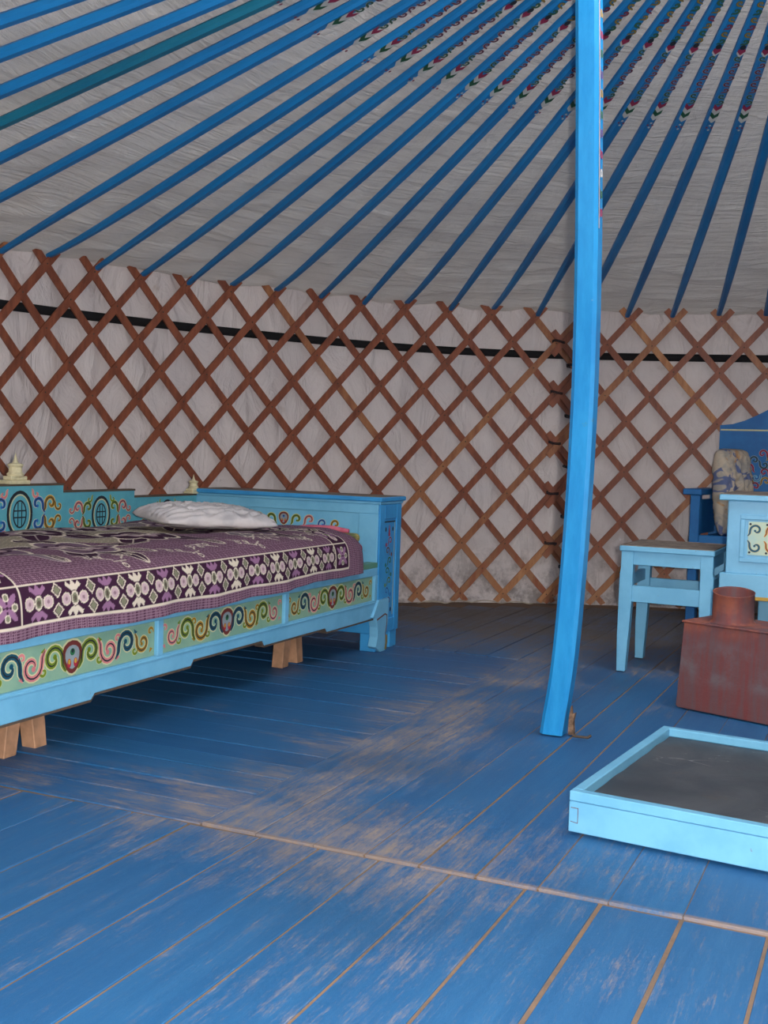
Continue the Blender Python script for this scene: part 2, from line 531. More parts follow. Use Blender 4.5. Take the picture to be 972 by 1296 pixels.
def palmette(D, x, y, h, inner=('red', 'green')):
    def drop(k):
        return [(x + k * h * 0.40 * sin(t) * (1 - 0.25 * cos(t)), y - k * h * 0.46 * cos(t)) for t in np.linspace(0, 2 * pi, 17)]
    D.poly(drop(1.12)[:-1], 'cream', 1)
    D.poly(drop(1.0)[:-1], 'maroon', 2)
    D.poly(drop(0.72)[:-1], 'mist', 3)
    D.disc(x - h * 0.13, y - h * 0.16, h * 0.08, h * 0.13, 'red', 4)
    D.disc(x + h * 0.13, y - h * 0.16, h * 0.08, h * 0.13, 'red', 4)
    D.disc(x - h * 0.13, y - h * 0.12, h * 0.05, h * 0.07, 'gold', 5)
    D.disc(x + h * 0.13, y - h * 0.12, h * 0.05, h * 0.07, 'gold', 5)
    D.disc(x, y + h * 0.14, h * 0.10, h * 0.10, inner[1], 4)
    D.disc(x, y + h * 0.17, h * 0.05, h * 0.06, 'ink', 5)

def rail_panel_deco(order, half, h):
    D = Deco()
    palmette(D, 0, 0, h * 1.12)
    xs = (0.062, 0.128, 0.194, 0.256)
    for sgn in (-1, 1):
        for i, c in enumerate(order):
            sc = h * (0.44 if i < 3 else 0.34)
            up = 1 if i % 2 == 0 else -1
            D.scroll(sgn * xs[i], up * h * 0.05, sc, c, fx=sgn, fy=up, w=0.40)
            D.scroll(sgn * (xs[i] + 0.030), -up * h * 0.26, h * 0.17, c if i % 2 else 'olive', fx=-sgn, fy=-up, tail=False, core=None, w=0.5, turns=0.8)
            D.poly([(sgn * (xs[i] + 0.026), up * h * 0.46), (sgn * (xs[i] + 0.040), up * h * 0.34), (sgn * (xs[i] + 0.030), up * h * 0.28)], c, 2)
    return D

# =================================================================== SETTING
# ---- floor: dusty ground disc with painted boards lying on it
bm = bmesh.new()
N = 96
ctr = bm.verts.new((GC.x, GC.y, -0.0022))
ringv = [bm.verts.new((GC.x + 3.3 * sin(2 * pi * i / N), GC.y + 3.3 * cos(2 * pi * i / N), -0.0022)) for i in range(N)]
for i in range(N): bm.faces.new((ctr, ringv[i], ringv[(i + 1) % N]))
floor = tag(from_bm('floor', bm, 'dust'), 'round tent floor of worn blue painted boards', kind='structure')

CU, CV = 2.686, -0.104
def chord(w, c, r):
    d = r * r - (w - c) ** 2
    return math.sqrt(d) if d > 0 else 0.0
TH = 0.022
_plank_i = 0
def plank(v0, v1, u0, u1, along, ztop, g=None):
    """one floor board; along 'u' or 'v'"""
    g = g if g else (0.0024 + 0.0014 * random.random()) if along == 'u' else (0.0017 + 0.0014 * random.random())
    v0, v1, u0, u1 = (v0 + g, v1 - g, u0, u1) if along == 'u' else (v0, v1, u0 + g, u1 - g)
    cu, cv = (u0 + u1) / 2, (v0 + v1) / 2
    w = (v1 - v0) if along == 'u' else (u1 - u0)
    L = (u1 - u0) if along == 'u' else (v1 - v0)
    if L < 0.1 or w < 0.02: return
    bm = bmesh.new(); add_box(bm, (-w / 2, -L / 2, -TH), (w / 2, L / 2, 0), 0.0008)
    o = from_bm('plank', bm, 'floor', floor)
    p = uv2w(cu, cv, ztop + random.uniform(-0.0012, 0.0012))
    o.location = p
    o.rotation_euler = (0, random.uniform(-0.004, 0.004), -BETA + (0 if along == 'u' else pi / 2))

RF = 2.80
SEAM = 1.738
linesA = [-1.86, -1.70, -1.555, -1.425, -1.285, -1.157, -1.003, -0.885, -0.768, -0.637, -0.507, -0.383, -0.257, -0.13]
while linesA[-1] < 0.9: linesA.append(linesA[-1] + random.uniform(0.118, 0.135))
while linesA[0] > -2.1: linesA.insert(0, linesA[0] - random.uniform(0.12, 0.14))
for a, b in zip(linesA, linesA[1:]):
    h = min(chord(a, CV, RF), chord(b, CV, RF))
    plank(a, b, max(CU - h, -0.4), SEAM - 0.004, 'u', 0.0)
linesB = [-1.134, -1.018, -0.90, -0.80, -0.697, -0.595, -0.487, -0.372, -0.256, -0.13]
while linesB[-1] < 1.6: linesB.append(linesB[-1] + random.uniform(0.118, 0.135))
for a, b in zip(linesB, linesB[1:]):
    h = min(chord(a, CV, RF), chord(b, CV, RF))
    plank(a, b, SEAM + 0.003, CU + h, 'u', 0.003, 0.0024 if -0.7 < a < -0.69 or -0.5 < b < -0.47 or -0.7 < b < -0.69 else 0.0009)
g_ = box('gap_dust', (-1.128, 1.745, -0.0015), (1.2, 4.6, 0.0012), 'dust', floor, 0.0)
g_.rotation_euler = (0, 0, -BETA)
tag(g_, kind='stuff')
linesC = [SEAM + 0.002, 1.842, 1.948, 2.06, 2.155, 2.256, 2.40, 2.51, 2.64, 2.77, 2.90, 3.005, 3.10, 3.215, 3.33, 3.45, 3.57, 3.715]
for a, b in zip(linesC, linesC[1:]):
    h = min(chord(a, CU, RF), chord(b, CU, RF))
    plank(CV - h, -1.139, a, b, 'v', 0.001)
linesD = [-2.02, -1.90, -1.77, -1.64, -1.507, -1.38, -1.26, -1.138]
for a, b in zip(linesD, linesD[1:]):
    h = min(chord(a, CV, RF), chord(b, CV, RF))
    plank(a, b, 3.72, CU + h, 'u', 0.001)

# ---- cloth wall (round) with the doorway left open behind the viewer
def fold_noise(th, z, k):
    return noise.noise(Vector((th * 9.0, z * 0.9, k)))
DOOR = math.atan2(-GC.x, -GC.y)
def wall_mesh():
    t0, t1 = DOOR + 0.10, DOOR + 2 * pi - 0.10
    ths = []
    th = t0
    while th < t1:
        ths.append(th)
        fine = -1.75 < th < 1.1
        th += 0.0075 if fine else 0.06
    ths.append(t1)
    zs = np.concatenate([np.linspace(-0.02, 0.3, 26), np.linspace(0.32, 1.43, 60)])
    V, Fc = [], []
    for th in ths:
        for z in zs:
            d = 0.010 * fold_noise(th, z, 1.0) + 0.006 * noise.noise(Vector((th * 30, z * 1.6 + th * 3, 5)))
            ridge = 1 - abs(noise.noise(Vector((th * 14 + 0.8 * z, z * 1.4 - th * 2, 9))))
            d += 0.016 * ridge ** 6
            low = max(0.0, (0.45 - z) / 0.45)
            d += 0.014 * low * noise.noise(Vector((th * 22, z * 9, 3)))
            r = GR + 0.042 - max(-0.012, min(d, 0.024)) * 0.95
            if z < 0.02: r -= 0.01
            V.append(pol(r, th, z))
    nz = len(zs)
    for i in range(len(ths) - 1):
        for j in range(nz - 1):
            a = i * nz + j
            Fc.append((a, a + 1, a + nz + 1, a + nz))
    me = bpy.data.meshes.new('wall_back')
    me.from_pydata(V, [], Fc)
    return me
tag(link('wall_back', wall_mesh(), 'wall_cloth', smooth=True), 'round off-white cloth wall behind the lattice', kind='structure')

# ---- cloth roof (cone) open at the crown
def roof_mesh():
    ths = [];  th = -pi
    while th < pi:
        ths.append(th); th += 0.010 if -1.8 < th < 1.0 else 0.06
    ths.append(pi)
    rs = np.linspace(0.60, 3.02, 130)
    V, UVs, Fc = [], [], []
    for th in ths:
        for r in rs:
            zc = Z_APEX - SLOPE * r + 0.047
            e = max(0.0, (r - 2.1) / 0.8)
            wob = 0.010 * noise.noise(Vector((th * 5, r * 2.2, 2)))
            rd = 1 - abs(noise.noise(Vector((th * 7 + r * 1.5, r * 5.5 - th * 1.5, 7))))
            wob += (0.006 + 0.012 * e) * rd ** 5
            wob += 0.005 * e * noise.noise(Vector((th * 10, r * 11, 4)))
            rd2 = 1 - abs(noise.noise(Vector((th * 3 - r * 3, r * 1.3 + th * 6, 11))))
            wob += 0.006 * rd2 ** 8
            V.append(pol(r, th, zc + 0.012 - max(-0.012, min(wob, 0.026))))
            UVs.append((th, r))
    nr = len(rs)
    for i in range(len(ths) - 1):
        for j in range(nr - 1):
            a = i * nr + j
            Fc.append((a, a + nr, a + nr + 1, a + 1))
    me = bpy.data.meshes.new('ceiling')
    me.from_pydata(V, [], Fc)
    uvl = me.uv_layers.new(name='UVMap')
    idx = np.empty(len(me.loops), dtype=np.int32); me.loops.foreach_get('vertex_index', idx)
    uvl.data.foreach_set('uv', np.array(UVs, dtype=np.float32)[idx].ravel())
    return me
tag(link('ceiling', roof_mesh(), 'roof_cloth', smooth=True), 'grey-white cloth cone roof of the tent', kind='structure')

# ---- crown ring carrying the upper pole ends
bm = bmesh.new()
n = 48; prof = [(0.60, 2.075), (0.68, 2.062), (0.68, 2.118), (0.60, 2.125)]
rings = [[bm.verts.new((GC.x + r * cos(2 * pi * i / n), GC.y + r * sin(2 * pi * i / n), z)) for i in range(n)] for r, z in prof]
for a in range(4):
    A, B = rings[a], rings[(a + 1) % 4]
    for i in range(n): bm.faces.new((A[i], A[(i + 1) % n], B[(i + 1) % n], B[i]))
tag(from_bm('trim_1', bm, 'roof_blue'), 'blue wooden crown ring at the roof opening', kind='structure')

# =================================================================== LATTICE WALL
DTH = 0.0736
ROWZ = 0.12
KTH = DTH / 2 / ROWZ                   # theta per metre of height
TH_R0 = 0.0403                         # a top crossing right of the overlap
EDGE_L = TH_R0 - DTH                   # last crossing column of the left panel (-0.0333)
EDGE_R = EDGE_L - DTH / 2              # first crossing column of the right panel
Z_LOW, Z_TIP = 0.006, Z_TOP + 0.052
W_SL, T_SL = 0.030, 0.009

def slat_mesh(r, sgn, z0, z1, bow=0.0):
    """slat whose top crossing lies at theta = 0, radius r; sgn +1 leans '/' (down to the left)"""
    n = max(3, int((z1 - z0) / 0.075))
    V, Fc = [], []
    ds = Vector((sgn * KTH * GR, 1.0)).normalized()      # (tangential, z) along the slat
    nx, nz = -ds.y, ds.x                                  # across
    for i in range(n + 1):
        z = z0 + (z1 - z0) * i / n
        th = -sgn * KTH * (Z_TOP - z) + bow * sin(pi * i / n)
        for (aw, ar) in ((-1, -1), (1, -1), (1, 1), (-1, 1)):
            ww = W_SL / 2 * aw
            t2 = th + nx * ww / GR
            zz = z + nz * ww
            rr = r + ar * T_SL / 2
            V.append((rr * sin(t2), rr * cos(t2), max(zz, 0.004)))
    for i in range(n):
        a = 4 * i
        for k in range(4):
            Fc.append((a + k, a + (k + 1) % 4, a + 4 + (k + 1) % 4, a + 4 + k))
    Fc += [(3, 2, 1, 0), (4 * n, 4 * n + 1, 4 * n + 2, 4 * n + 3)]
    me = bpy.data.meshes.new('slat'); me.from_pydata(V, [], Fc); me.update()
    bmm = bmesh.new(); bmm.from_mesh(me); bmesh.ops.recalc_face_normals(bmm, faces=bmm.faces); bmm.to_mesh(me); bmm.free()
    return me

def lattice(label, th_a, th_b, r_slash, r_back, cut_a, cut_b, tip=0.062, shift=0.0):
    root = empty('lattice_wall_panel', GC)
    tag(root, label, 'lattice wall', 'lattice panels of the tent wall')
    full = {}
    k0 = int(math.floor((th_a - TH_R0) / DTH)) - 7
    k1 = int(math.ceil((th_b - TH_R0) / DTH)) + 7
    tz = tip / GR / KTH * 0.8
    crossings = set()
    for sgn, r in ((1, r_slash), (-1, r_back)):
        for k in range(k0, k1 + 1):
            c = TH_R0 + k * DTH
            # theta(z) = c - sgn*KTH*(Z_TOP - z)
            za, zb = Z_LOW, Z_TIP
            zlo_edge = Z_TOP - (c - th_a) / KTH if sgn > 0 else Z_TOP - (th_b - c) / KTH   # leaves the panel going down
            zhi_edge = Z_TOP - (c - th_b) / KTH if sgn > 0 else Z_TOP - (th_a - c) / KTH   # enters the panel going down
            cutlo, cuthi = (cut_a, cut_b) if sgn > 0 else (cut_b, cut_a)
            za = max(za, zlo_edge - (tz if cutlo else 0))
            zb = min(zb, zhi_edge + (tz if cuthi else 0))
            if zb - za < 0.16: continue
            key = (sgn, round(za, 3), round(zb, 3))
            pale = (cut_b and sgn > 0 and 0.15 < zb < 0.60) or (cut_a and sgn < 0 and k == 0)
            key += (pale,)
            if key not in full: full[key] = slat_mesh(r, sgn, za, zb)
            o = link('slat', full[key], 'slat_pale' if pale else 'slat', root)
            o.rotation_euler = (0, 0, -c - shift + random.uniform(-0.0012, 0.0012))
            if sgn > 0:
                for row in range(0, 12):
                    z = Z_TOP - row * ROWZ
                    th = c - KTH * row * ROWZ
                    if za < z < zb and th_a - 1e-3 < th < th_b + 1e-3: crossings.add((round(th, 4), round(z, 3)))
    # leather knots at the crossings
    bm = bmesh.new()
    for th, z in crossings:
        p = Vector(((r_slash - 0.0045) * sin(th + shift), (r_slash - 0.0045) * cos(th + shift), z))
        bmesh.ops.create_icosphere(bm, subdivisions=1, radius=0.0036, matrix=Matrix.Translation(p))
    tag(from_bm('leather_knots', bm, 'edge_brown', root), kind='stuff')
    return root

lattice('reddish brown wooden lattice behind the long painted bed', -1.62, EDGE_L, 2.8885, 2.9000, False, True, shift=-0.004)
lattice('reddish brown wooden lattice behind the stool and dark blue bench', EDGE_R, 1.05, 2.8640, 2.8755, True, False, shift=0.005)

# rope ties at the overlap of the two panels
for i in range(5):
    for th, z in ((EDGE_R, Z_TOP - ROWZ * (1 + 2 * i) + 0.004), (EDGE_L - 0.0115, Z_TOP - ROWZ * (2 + 2 * i) + 0.012)):
        bm = bmesh.new()
        for dz in (0.0, 0.006):
            pts = []
            for k in range(13):
                a = 2 * pi * k / 12
                w = 0.034 * cos(a); dr = 0.026 * sin(a)
                pts.append(pol(2.881 + dr, th + 0.001 + w / GR, z + dz + 0.003 * sin(a * 2 + i) - 0.003 * cos(a)))
            add_tube(bm, pts, 0.0028, 5, cap=False)
        o = from_bm('rope_tie', bm, 'twine', None, True)
        tag(o, 'dark twine binding where two lattice panels overlap', 'rope tie', 'twine ties on the lattice joint')

# black webbing belt between lattice and cloth
bm = bmesh.new()
prev = None
for i in range(161):
    th = -1.75 + 2.9 * i / 160
    zc = 1.196 + 0.004 * sin(th * 7)
    cur = [bm.verts.new(pol(r, th, z)) for r, z in ((2.908, zc - 0.0175), (2.908, zc + 0.0175), (2.911, zc + 0.0175), (2.911, zc - 0.0175))]
    if prev:
        for k in range(4): bm.faces.new((prev[k], prev[(k + 1) % 4], cur[(k + 1) % 4], cur[k]))
    prev = cur
tag(from_bm('webbing_belt', bm, 'black', None, True), 'black webbing belt running round the wall behind the lattice', 'belt')

# =================================================================== ROOF POLES
L_POLE = math.hypot(GR - 0.62, SLOPE * (GR - 0.62)) + 0.03
def pole_section(x):
    k = x / L_POLE
    w = 0.022 + 0.010 * min(1, k * 4) + 0.004 * sin(pi * min(1, k * 1.1))
    return w, w * 0.80
def roof_pole_mesh(bend):
    bm = bmesh.new(); prev = None
    xs = [0, 0.04, 0.10, 0.18, 0.3, 0.5, 0.8, 1.2, 1.6, 2.0, L_POLE]
    for x in xs:
        w, h = pole_section(x)
        c = 0.22 * w
        y0, z0 = 0.0, bend * (0.018 * math.exp(-x / 0.16) - 0.006 * sin(pi * x / L_POLE))
        pts = [(-w / 2 + c, -h / 2), (w / 2 - c, -h / 2), (w / 2, -h / 2 + c), (w / 2, h / 2 - c), (w / 2 - c, h / 2), (-w / 2 + c, h / 2), (-w / 2, h / 2 - c), (-w / 2, -h / 2 + c)]
        cur = [bm.verts.new((x, y0 + p[0], z0 + p[1])) for p in pts]
        if prev:
            for k in range(8): bm.faces.new((prev[k], prev[(k + 1) % 8], cur[(k + 1) % 8], cur[k]))
        else: bm.faces.new(cur)
        prev = cur
    bm.faces.new(prev[::-1])
    bmesh.ops.recalc_face_normals(bm, faces=bm.faces)
    me = bpy.data.meshes.new('shaft'); bm.to_mesh(me); bm.free()
    return me
pole_meshes = [roof_pole_mesh(b) for b in (0.3, -0.2, 1.0, 0.0)]

def x_of_r(r): return (GR - r) * math.sqrt(1 + SLOPE ** 2)
def roof_deco(gold):
    D = Deco()
    x0 = x_of_r(1.335)
    w = 0.027
    for dx, dy in ((-0.085, 0), (-0.072, 0.008), (-0.072, -0.008), (-0.060, 0)):
        D.disc(x0 + dx, dy, 0.005, 0.004, 'dull_red' if dy else 'pole_white', 1, 8)
    def chev(x, c, t=0.022):
        D.poly([(x, 0), (x + 0.018, w / 2), (x + 0.018 + t, w / 2), (x + t, 0)], c, 1)
        D.poly([(x + t, 0), (x + 0.018 + t, -w / 2), (x + 0.018, -w / 2), (x, 0)], c, 1)
    for i, c in enumerate(('pole_white', 'chev_green', 'pole_white', 'pole_rose')):
        chev(x0 - 0.045 + i * 0.022, c)
    xh = x_of_r(1.025)
    n_s = 8
    for i in range(n_s):
        c = 'dull_green' if i < 2 or i > 6 else 'dull_red'
        x = x0 + 0.070 + (xh - 0.035 - x0 - 0.070) * i / (n_s - 1)
        D.scroll(x, 0.0015 * (-1) ** i, 0.0112, c, fx=1, fy=(-1) ** i, edge='mist', core='ink', w=0.50, turns=0.9)
    D.poly([(xh - 0.020, 0), (xh - 0.002, 0.0125), (xh + 0.010, 0.010), (xh + 0.004, 0), (xh + 0.010, -0.010), (xh - 0.002, -0.0125)], 'pole_rose', 2)
    D.poly([(xh - 0.030, 0), (xh - 0.012, 0.0125), (xh - 0.002, 0.0125), (xh - 0.020, 0), (xh - 0.002, -0.0125), (xh - 0.012, -0.0125)], 'pole_white', 1)
    D.disc(xh + 0.016, 0, 0.012, 0.009, 'ink', 1, 8)
    x = xh + 0.042
    i = 0
    while x < L_POLE - 0.02:
        c = ('dull_gold', 'dull_green', 'dull_gold', 'dull_red')[(i + (0 if gold else 1)) % 4]
        D.scroll(x, 0, 0.0112, c, fx=1, fy=(-1) ** i, edge='ink', core=None, w=0.5, turns=0.9)
        x += 0.033; i += 1
    return D
deco_cache = [None, None]
ang = math.atan(SLOPE)
pole_ths = [TH_R0 + k * DTH for k in range(-14, 13)] + [-1.092, -1.172, -1.247, -1.319, -1.398, -1.472] + [-1.472 - 0.0775 * i for i in range(1, 4)]
for i, th in enumerate(sorted(pole_ths)):
    root = empty('roof_pole', (0, 0, 0))
    jt = th + random.uniform(-0.003, 0.003)
    P0 = pol(GR - 0.005, th, Z_TOP + 0.014)
    P1 = pol(0.62, jt, Z_APEX - SLOPE * 0.62 - 0.006)
    X = (P1 - P0).normalized()
    Y = Vector((0, 0, 1)).cross(X).normalized()
    Z = X.cross(Y)
    mw = Matrix.Identity(4)
    for r in range(3):
        mw[r][0], mw[r][1], mw[r][2], mw[r][3] = X[r], Y[r], Z[r], P0[r]
    root.matrix_world = mw
    teal = -1.26 < th < -1.23
    behind = abs(th - EDGE_L) < 0.01
    if teal:
        mt = roof_pole_mesh(0.2); link('shaft', mt, 'roof_teal', root)
    else:
        link('shaft', pole_meshes[i % 4 if i % 5 else 2], 'roof_blue', root)
    g = 1 if i % 3 == 0 else 0
    if deco_cache[g] is None:
        o = roof_deco(g).build('painted_ornament', lambda a, b, l: (a, b, -pole_section(a)[1] / 2 - 0.0068 - l), root)
        deco_cache[g] = o.data
    else:
        link('painted_ornament', deco_cache[g], [], root)
    tag(root, 'faded teal green roof pole among the brighter blue ones' if teal else 'blue roof pole whose lower end is hidden behind the bent post' if behind else 'blue roof pole with painted chevron and scroll ornament, resting on the lattice top', 'roof pole', 'blue roof poles fanning up from the lattice')

# =================================================================== BENT CENTRE POLE
root = empty('centre_pole', uv2w(2.755, -0.725, 0.007), -BETA)
tag(root, 'tall bent blue wooden post standing on the floor under the crown', 'post')
bm = bmesh.new(); prev = None
def post_off(z):
    # sideways bow of the post (world x, metres)
    zs = [0, .13, .27, .47, .66, .86, 1.05, 1.24, 1.43, 1.62, 1.81, 2.08]
    xs = [-.0240, -.0040, .0060, .0150, .0205, .0225, .0205, .0160, .0090, .0020, -.0070, -.020]
    return float(np.interp(z, zs, xs))
BASE_X = 0.0
for i in range(41):
    z = 2.06 * i / 40
    zsm = (post_off(max(0, z - 0.05)) + post_off(z) * 2 + post_off(min(2.08, z + 0.05))) / 4
    w, d, c = 0.060, 0.054, 0.010
    pts = [(-w / 2 + c, -d / 2), (w / 2 - c * 1.1, -d / 2), (w / 2 - 0.001, -d / 2 + c * .45), (w / 2, d / 2 - c), (w / 2 - c, d / 2), (-w / 2 + c, d / 2), (-w / 2, d / 2 - c), (-w / 2, -d / 2 + c)]
    ox, oy = zsm * cos(BETA), zsm * sin(BETA)
    cur = [bm.verts.new((p[0] + ox, p[1] + oy, z)) for p in pts]
    if prev:
        for k in range(8): bm.faces.new((prev[k], prev[(k + 1) % 8], cur[(k + 1) % 8], cur[k]))
    else: bm.faces.new(cur)
    prev = cur
bm.faces.new(prev[::-1])
from_bm('shaft', bm, 'pole_blue', root)
# painted border on the side face, upper part
D = Deco()
zz = np.linspace(1.26, 2.0, 24)
D.ribbon([(-0.0195, z) for z in zz], 0.006, 'white', 1, False)
D.ribbon([(-0.0135, z) for z in zz], 0.003, 'violet', 1, False)
z = 1.30
for i, c in enumerate(['rose', 'green', 'white', 'rose', 'violet', 'green', 'gold', 'violet', 'green', 'rose', 'gold', 'violet', 'green', 'gold']):
    D.scroll(0.004, z, 0.011, c, fx=1, fy=(-1) ** i, edge='mist', core=None, w=0.5)
    z += 0.048
def side_face(a, b, l):
    o = post_off(b)
    return (0.030 + l + 0.0002 + o * cos(BETA), a + o * sin(BETA), b)
D.build('painted_border', side_face, root)

# splintered wedge and bent nail at the foot of the post
bm = bmesh.new()
add_prism(bm, [(0, 0), (0.018, 0), (0.015, 0.045), (0.020, 0.075), (0.009, 0.070), (0.006, 0.098), (0.001, 0.060)], 'y', -0.008, 0.008)
o = from_bm('wood_wedge', bm, 'wedge_wood'); o.scale = (0.8, 1, 0.74)
o.location = uv2w(2.757, -0.7075, 0.007); o.rotation_euler = (0, 0, -BETA)
tag(o, 'splintered pale wood wedge at the foot of the blue post', 'wood chip')
bm = bmesh.new()
add_tube(bm, [(0, 0, 0.004), (0.02, -0.004, 0.005), (0.036, 0.002, 0.004), (0.042, 0.010, 0.008)], 0.0035, 6)
o = from_bm('bent_nail', bm, 'edge_brown'); o.location = uv2w(2.725, -0.688, 0.007); o.rotation_euler = (0, 0, -BETA)
tag(o, 'small bent rusty nail on the floor beside the post', 'nail')

# =================================================================== BED
BV, BU = -1.99, 2.60
bed = empty('bed', uv2w(BU, BV, 0.0), -BETA)
tag(bed, 'long light blue wooden bed with painted scroll panels and stepped back', 'bed')
def X_(v): return v - BV
def Y_(u): return u - BU
xf = X_(-1.618)
# rail
zs_low, z_top = (0.123, 0.136, 0.151), 0.318
def stepped(zt, u_in=3.557):
    d = (2.78 - BU, 3.175 - BU, u_in - BU)
    lo = zs_low
    return [(-d[2], lo[0]), (-d[1] - .006, lo[0]), (-d[1] + .006, lo[1]), (-d[0] - .006, lo[1]), (-d[0] + .006, lo[2]), (d[0] - .006, lo[2]), (d[0] + .006, lo[1]), (d[1] - .006, lo[1]), (d[1] + .006, lo[0]), (d[2], lo[0]), (d[2], zt), (-d[2], zt)]
prism('front_rail', stepped(0.300, 3.556), 'x', xf - 0.030, xf - 0.008, 'light_blue', bed)
prism('lower_moulding', [(a, b + (0.0 if b > .17 else 0.0)) for a, b in stepped(0.186)], 'x', xf - 0.008, xf + 0.002, 'light_blue', bed, 0.0015)
prism('lower_edge', [(a, b - 0.0055) if b < .17 else (a, b) for a, b in stepped(0.176)][:10] + [(a, b + 0.0005) for a, b in stepped(0.176)[:10]][::-1], 'x', xf - 0.030, xf + 0.0005, 'edge_brown', bed)
box('step_moulding', (xf - 0.008, Y_(1.643), 0.176), (xf + 0.0055, Y_(3.557), 0.181), 'light_blue', bed, 0.0012)
box('top_moulding', (xf - 0.008, Y_(1.643), 0.272), (xf + 0.002, Y_(3.557), 0.300), 'light_blue', bed, 0.002)
box('rail_cap', (xf - 0.040, Y_(1.643), 0.300), (xf + 0.002, Y_(3.557), 0.318), 'rail_green', bed, 0.002)
for u in (1.645, 2.277, 2.911, 3.546):
    box('divider', (xf - 0.008, Y_(u) - 0.012, 0.184), (xf + 0.004, Y_(u) + 0.012, 0.274), 'light_blue', bed, 0.002)
orders = (('olive', 'pink', 'teal', 'mustard'), ('teal', 'mustard', 'olive', 'pink'), ('olive', 'pink', 'teal', 'mustard'))
for (a, b), od in zip(((1.657, 2.265), (2.289, 2.899), (2.923, 3.534)), orders):
    cy = (Y_(a) + Y_(b)) / 2; half = (b - a) / 2
    p = box('painted_panel', (xf - 0.010, cy - half, 0.186), (xf - 0.0065, cy + half, 0.272), 'sea_green', bed, 0.0005)
    D = rail_panel_deco(od, half, 0.072)
    D.build('scroll_ornament', lambda q, w, l: (xf - 0.0063 + l, cy + q, 0.229 + w), p)
# bracket feet
for sg in (1, -1):
    y1 = Y_(3.64) if sg > 0 else Y_(1.56)
    prof = [(0.0, 0.186), (-0.085, 0.186), (-0.130, 0.130), (-0.105, 0.124), (-0.090, 0.090), (-0.088, 0.055), (-0.100, 0.022), (-0.060, 0.0), (-0.018, 0.0), (-0.012, 0.030), (-0.020, 0.060), (0.0, 0.100)]
    f = prism('bracket_foot', [(y1 + sg * a, b) for a, b in prof], 'x', xf - 0.02, xf + 0.012, 'light_blue', bed, 0.0015)
    D = Deco()
    D.ribbon([(y1 + sg * a, b) for a, b in ((-0.098, 0.118), (-0.03, 0.132), (-0.014, 0.126), (-0.012, 0.10), (-0.022, 0.062), (-0.018, 0.030), (-0.024, 0.006))], 0.006, 'maroon', 1, False)
    D.ribbon([(y1 + sg * a, b) for a, b in ((-0.016, 0.055), (-0.013, 0.030), (-0.020, 0.004))], 0.016, 'dull_gold', 2, False)
    D.build('painted_outline', lambda q, w, l: (xf + 0.0123 + l, q, w), f)
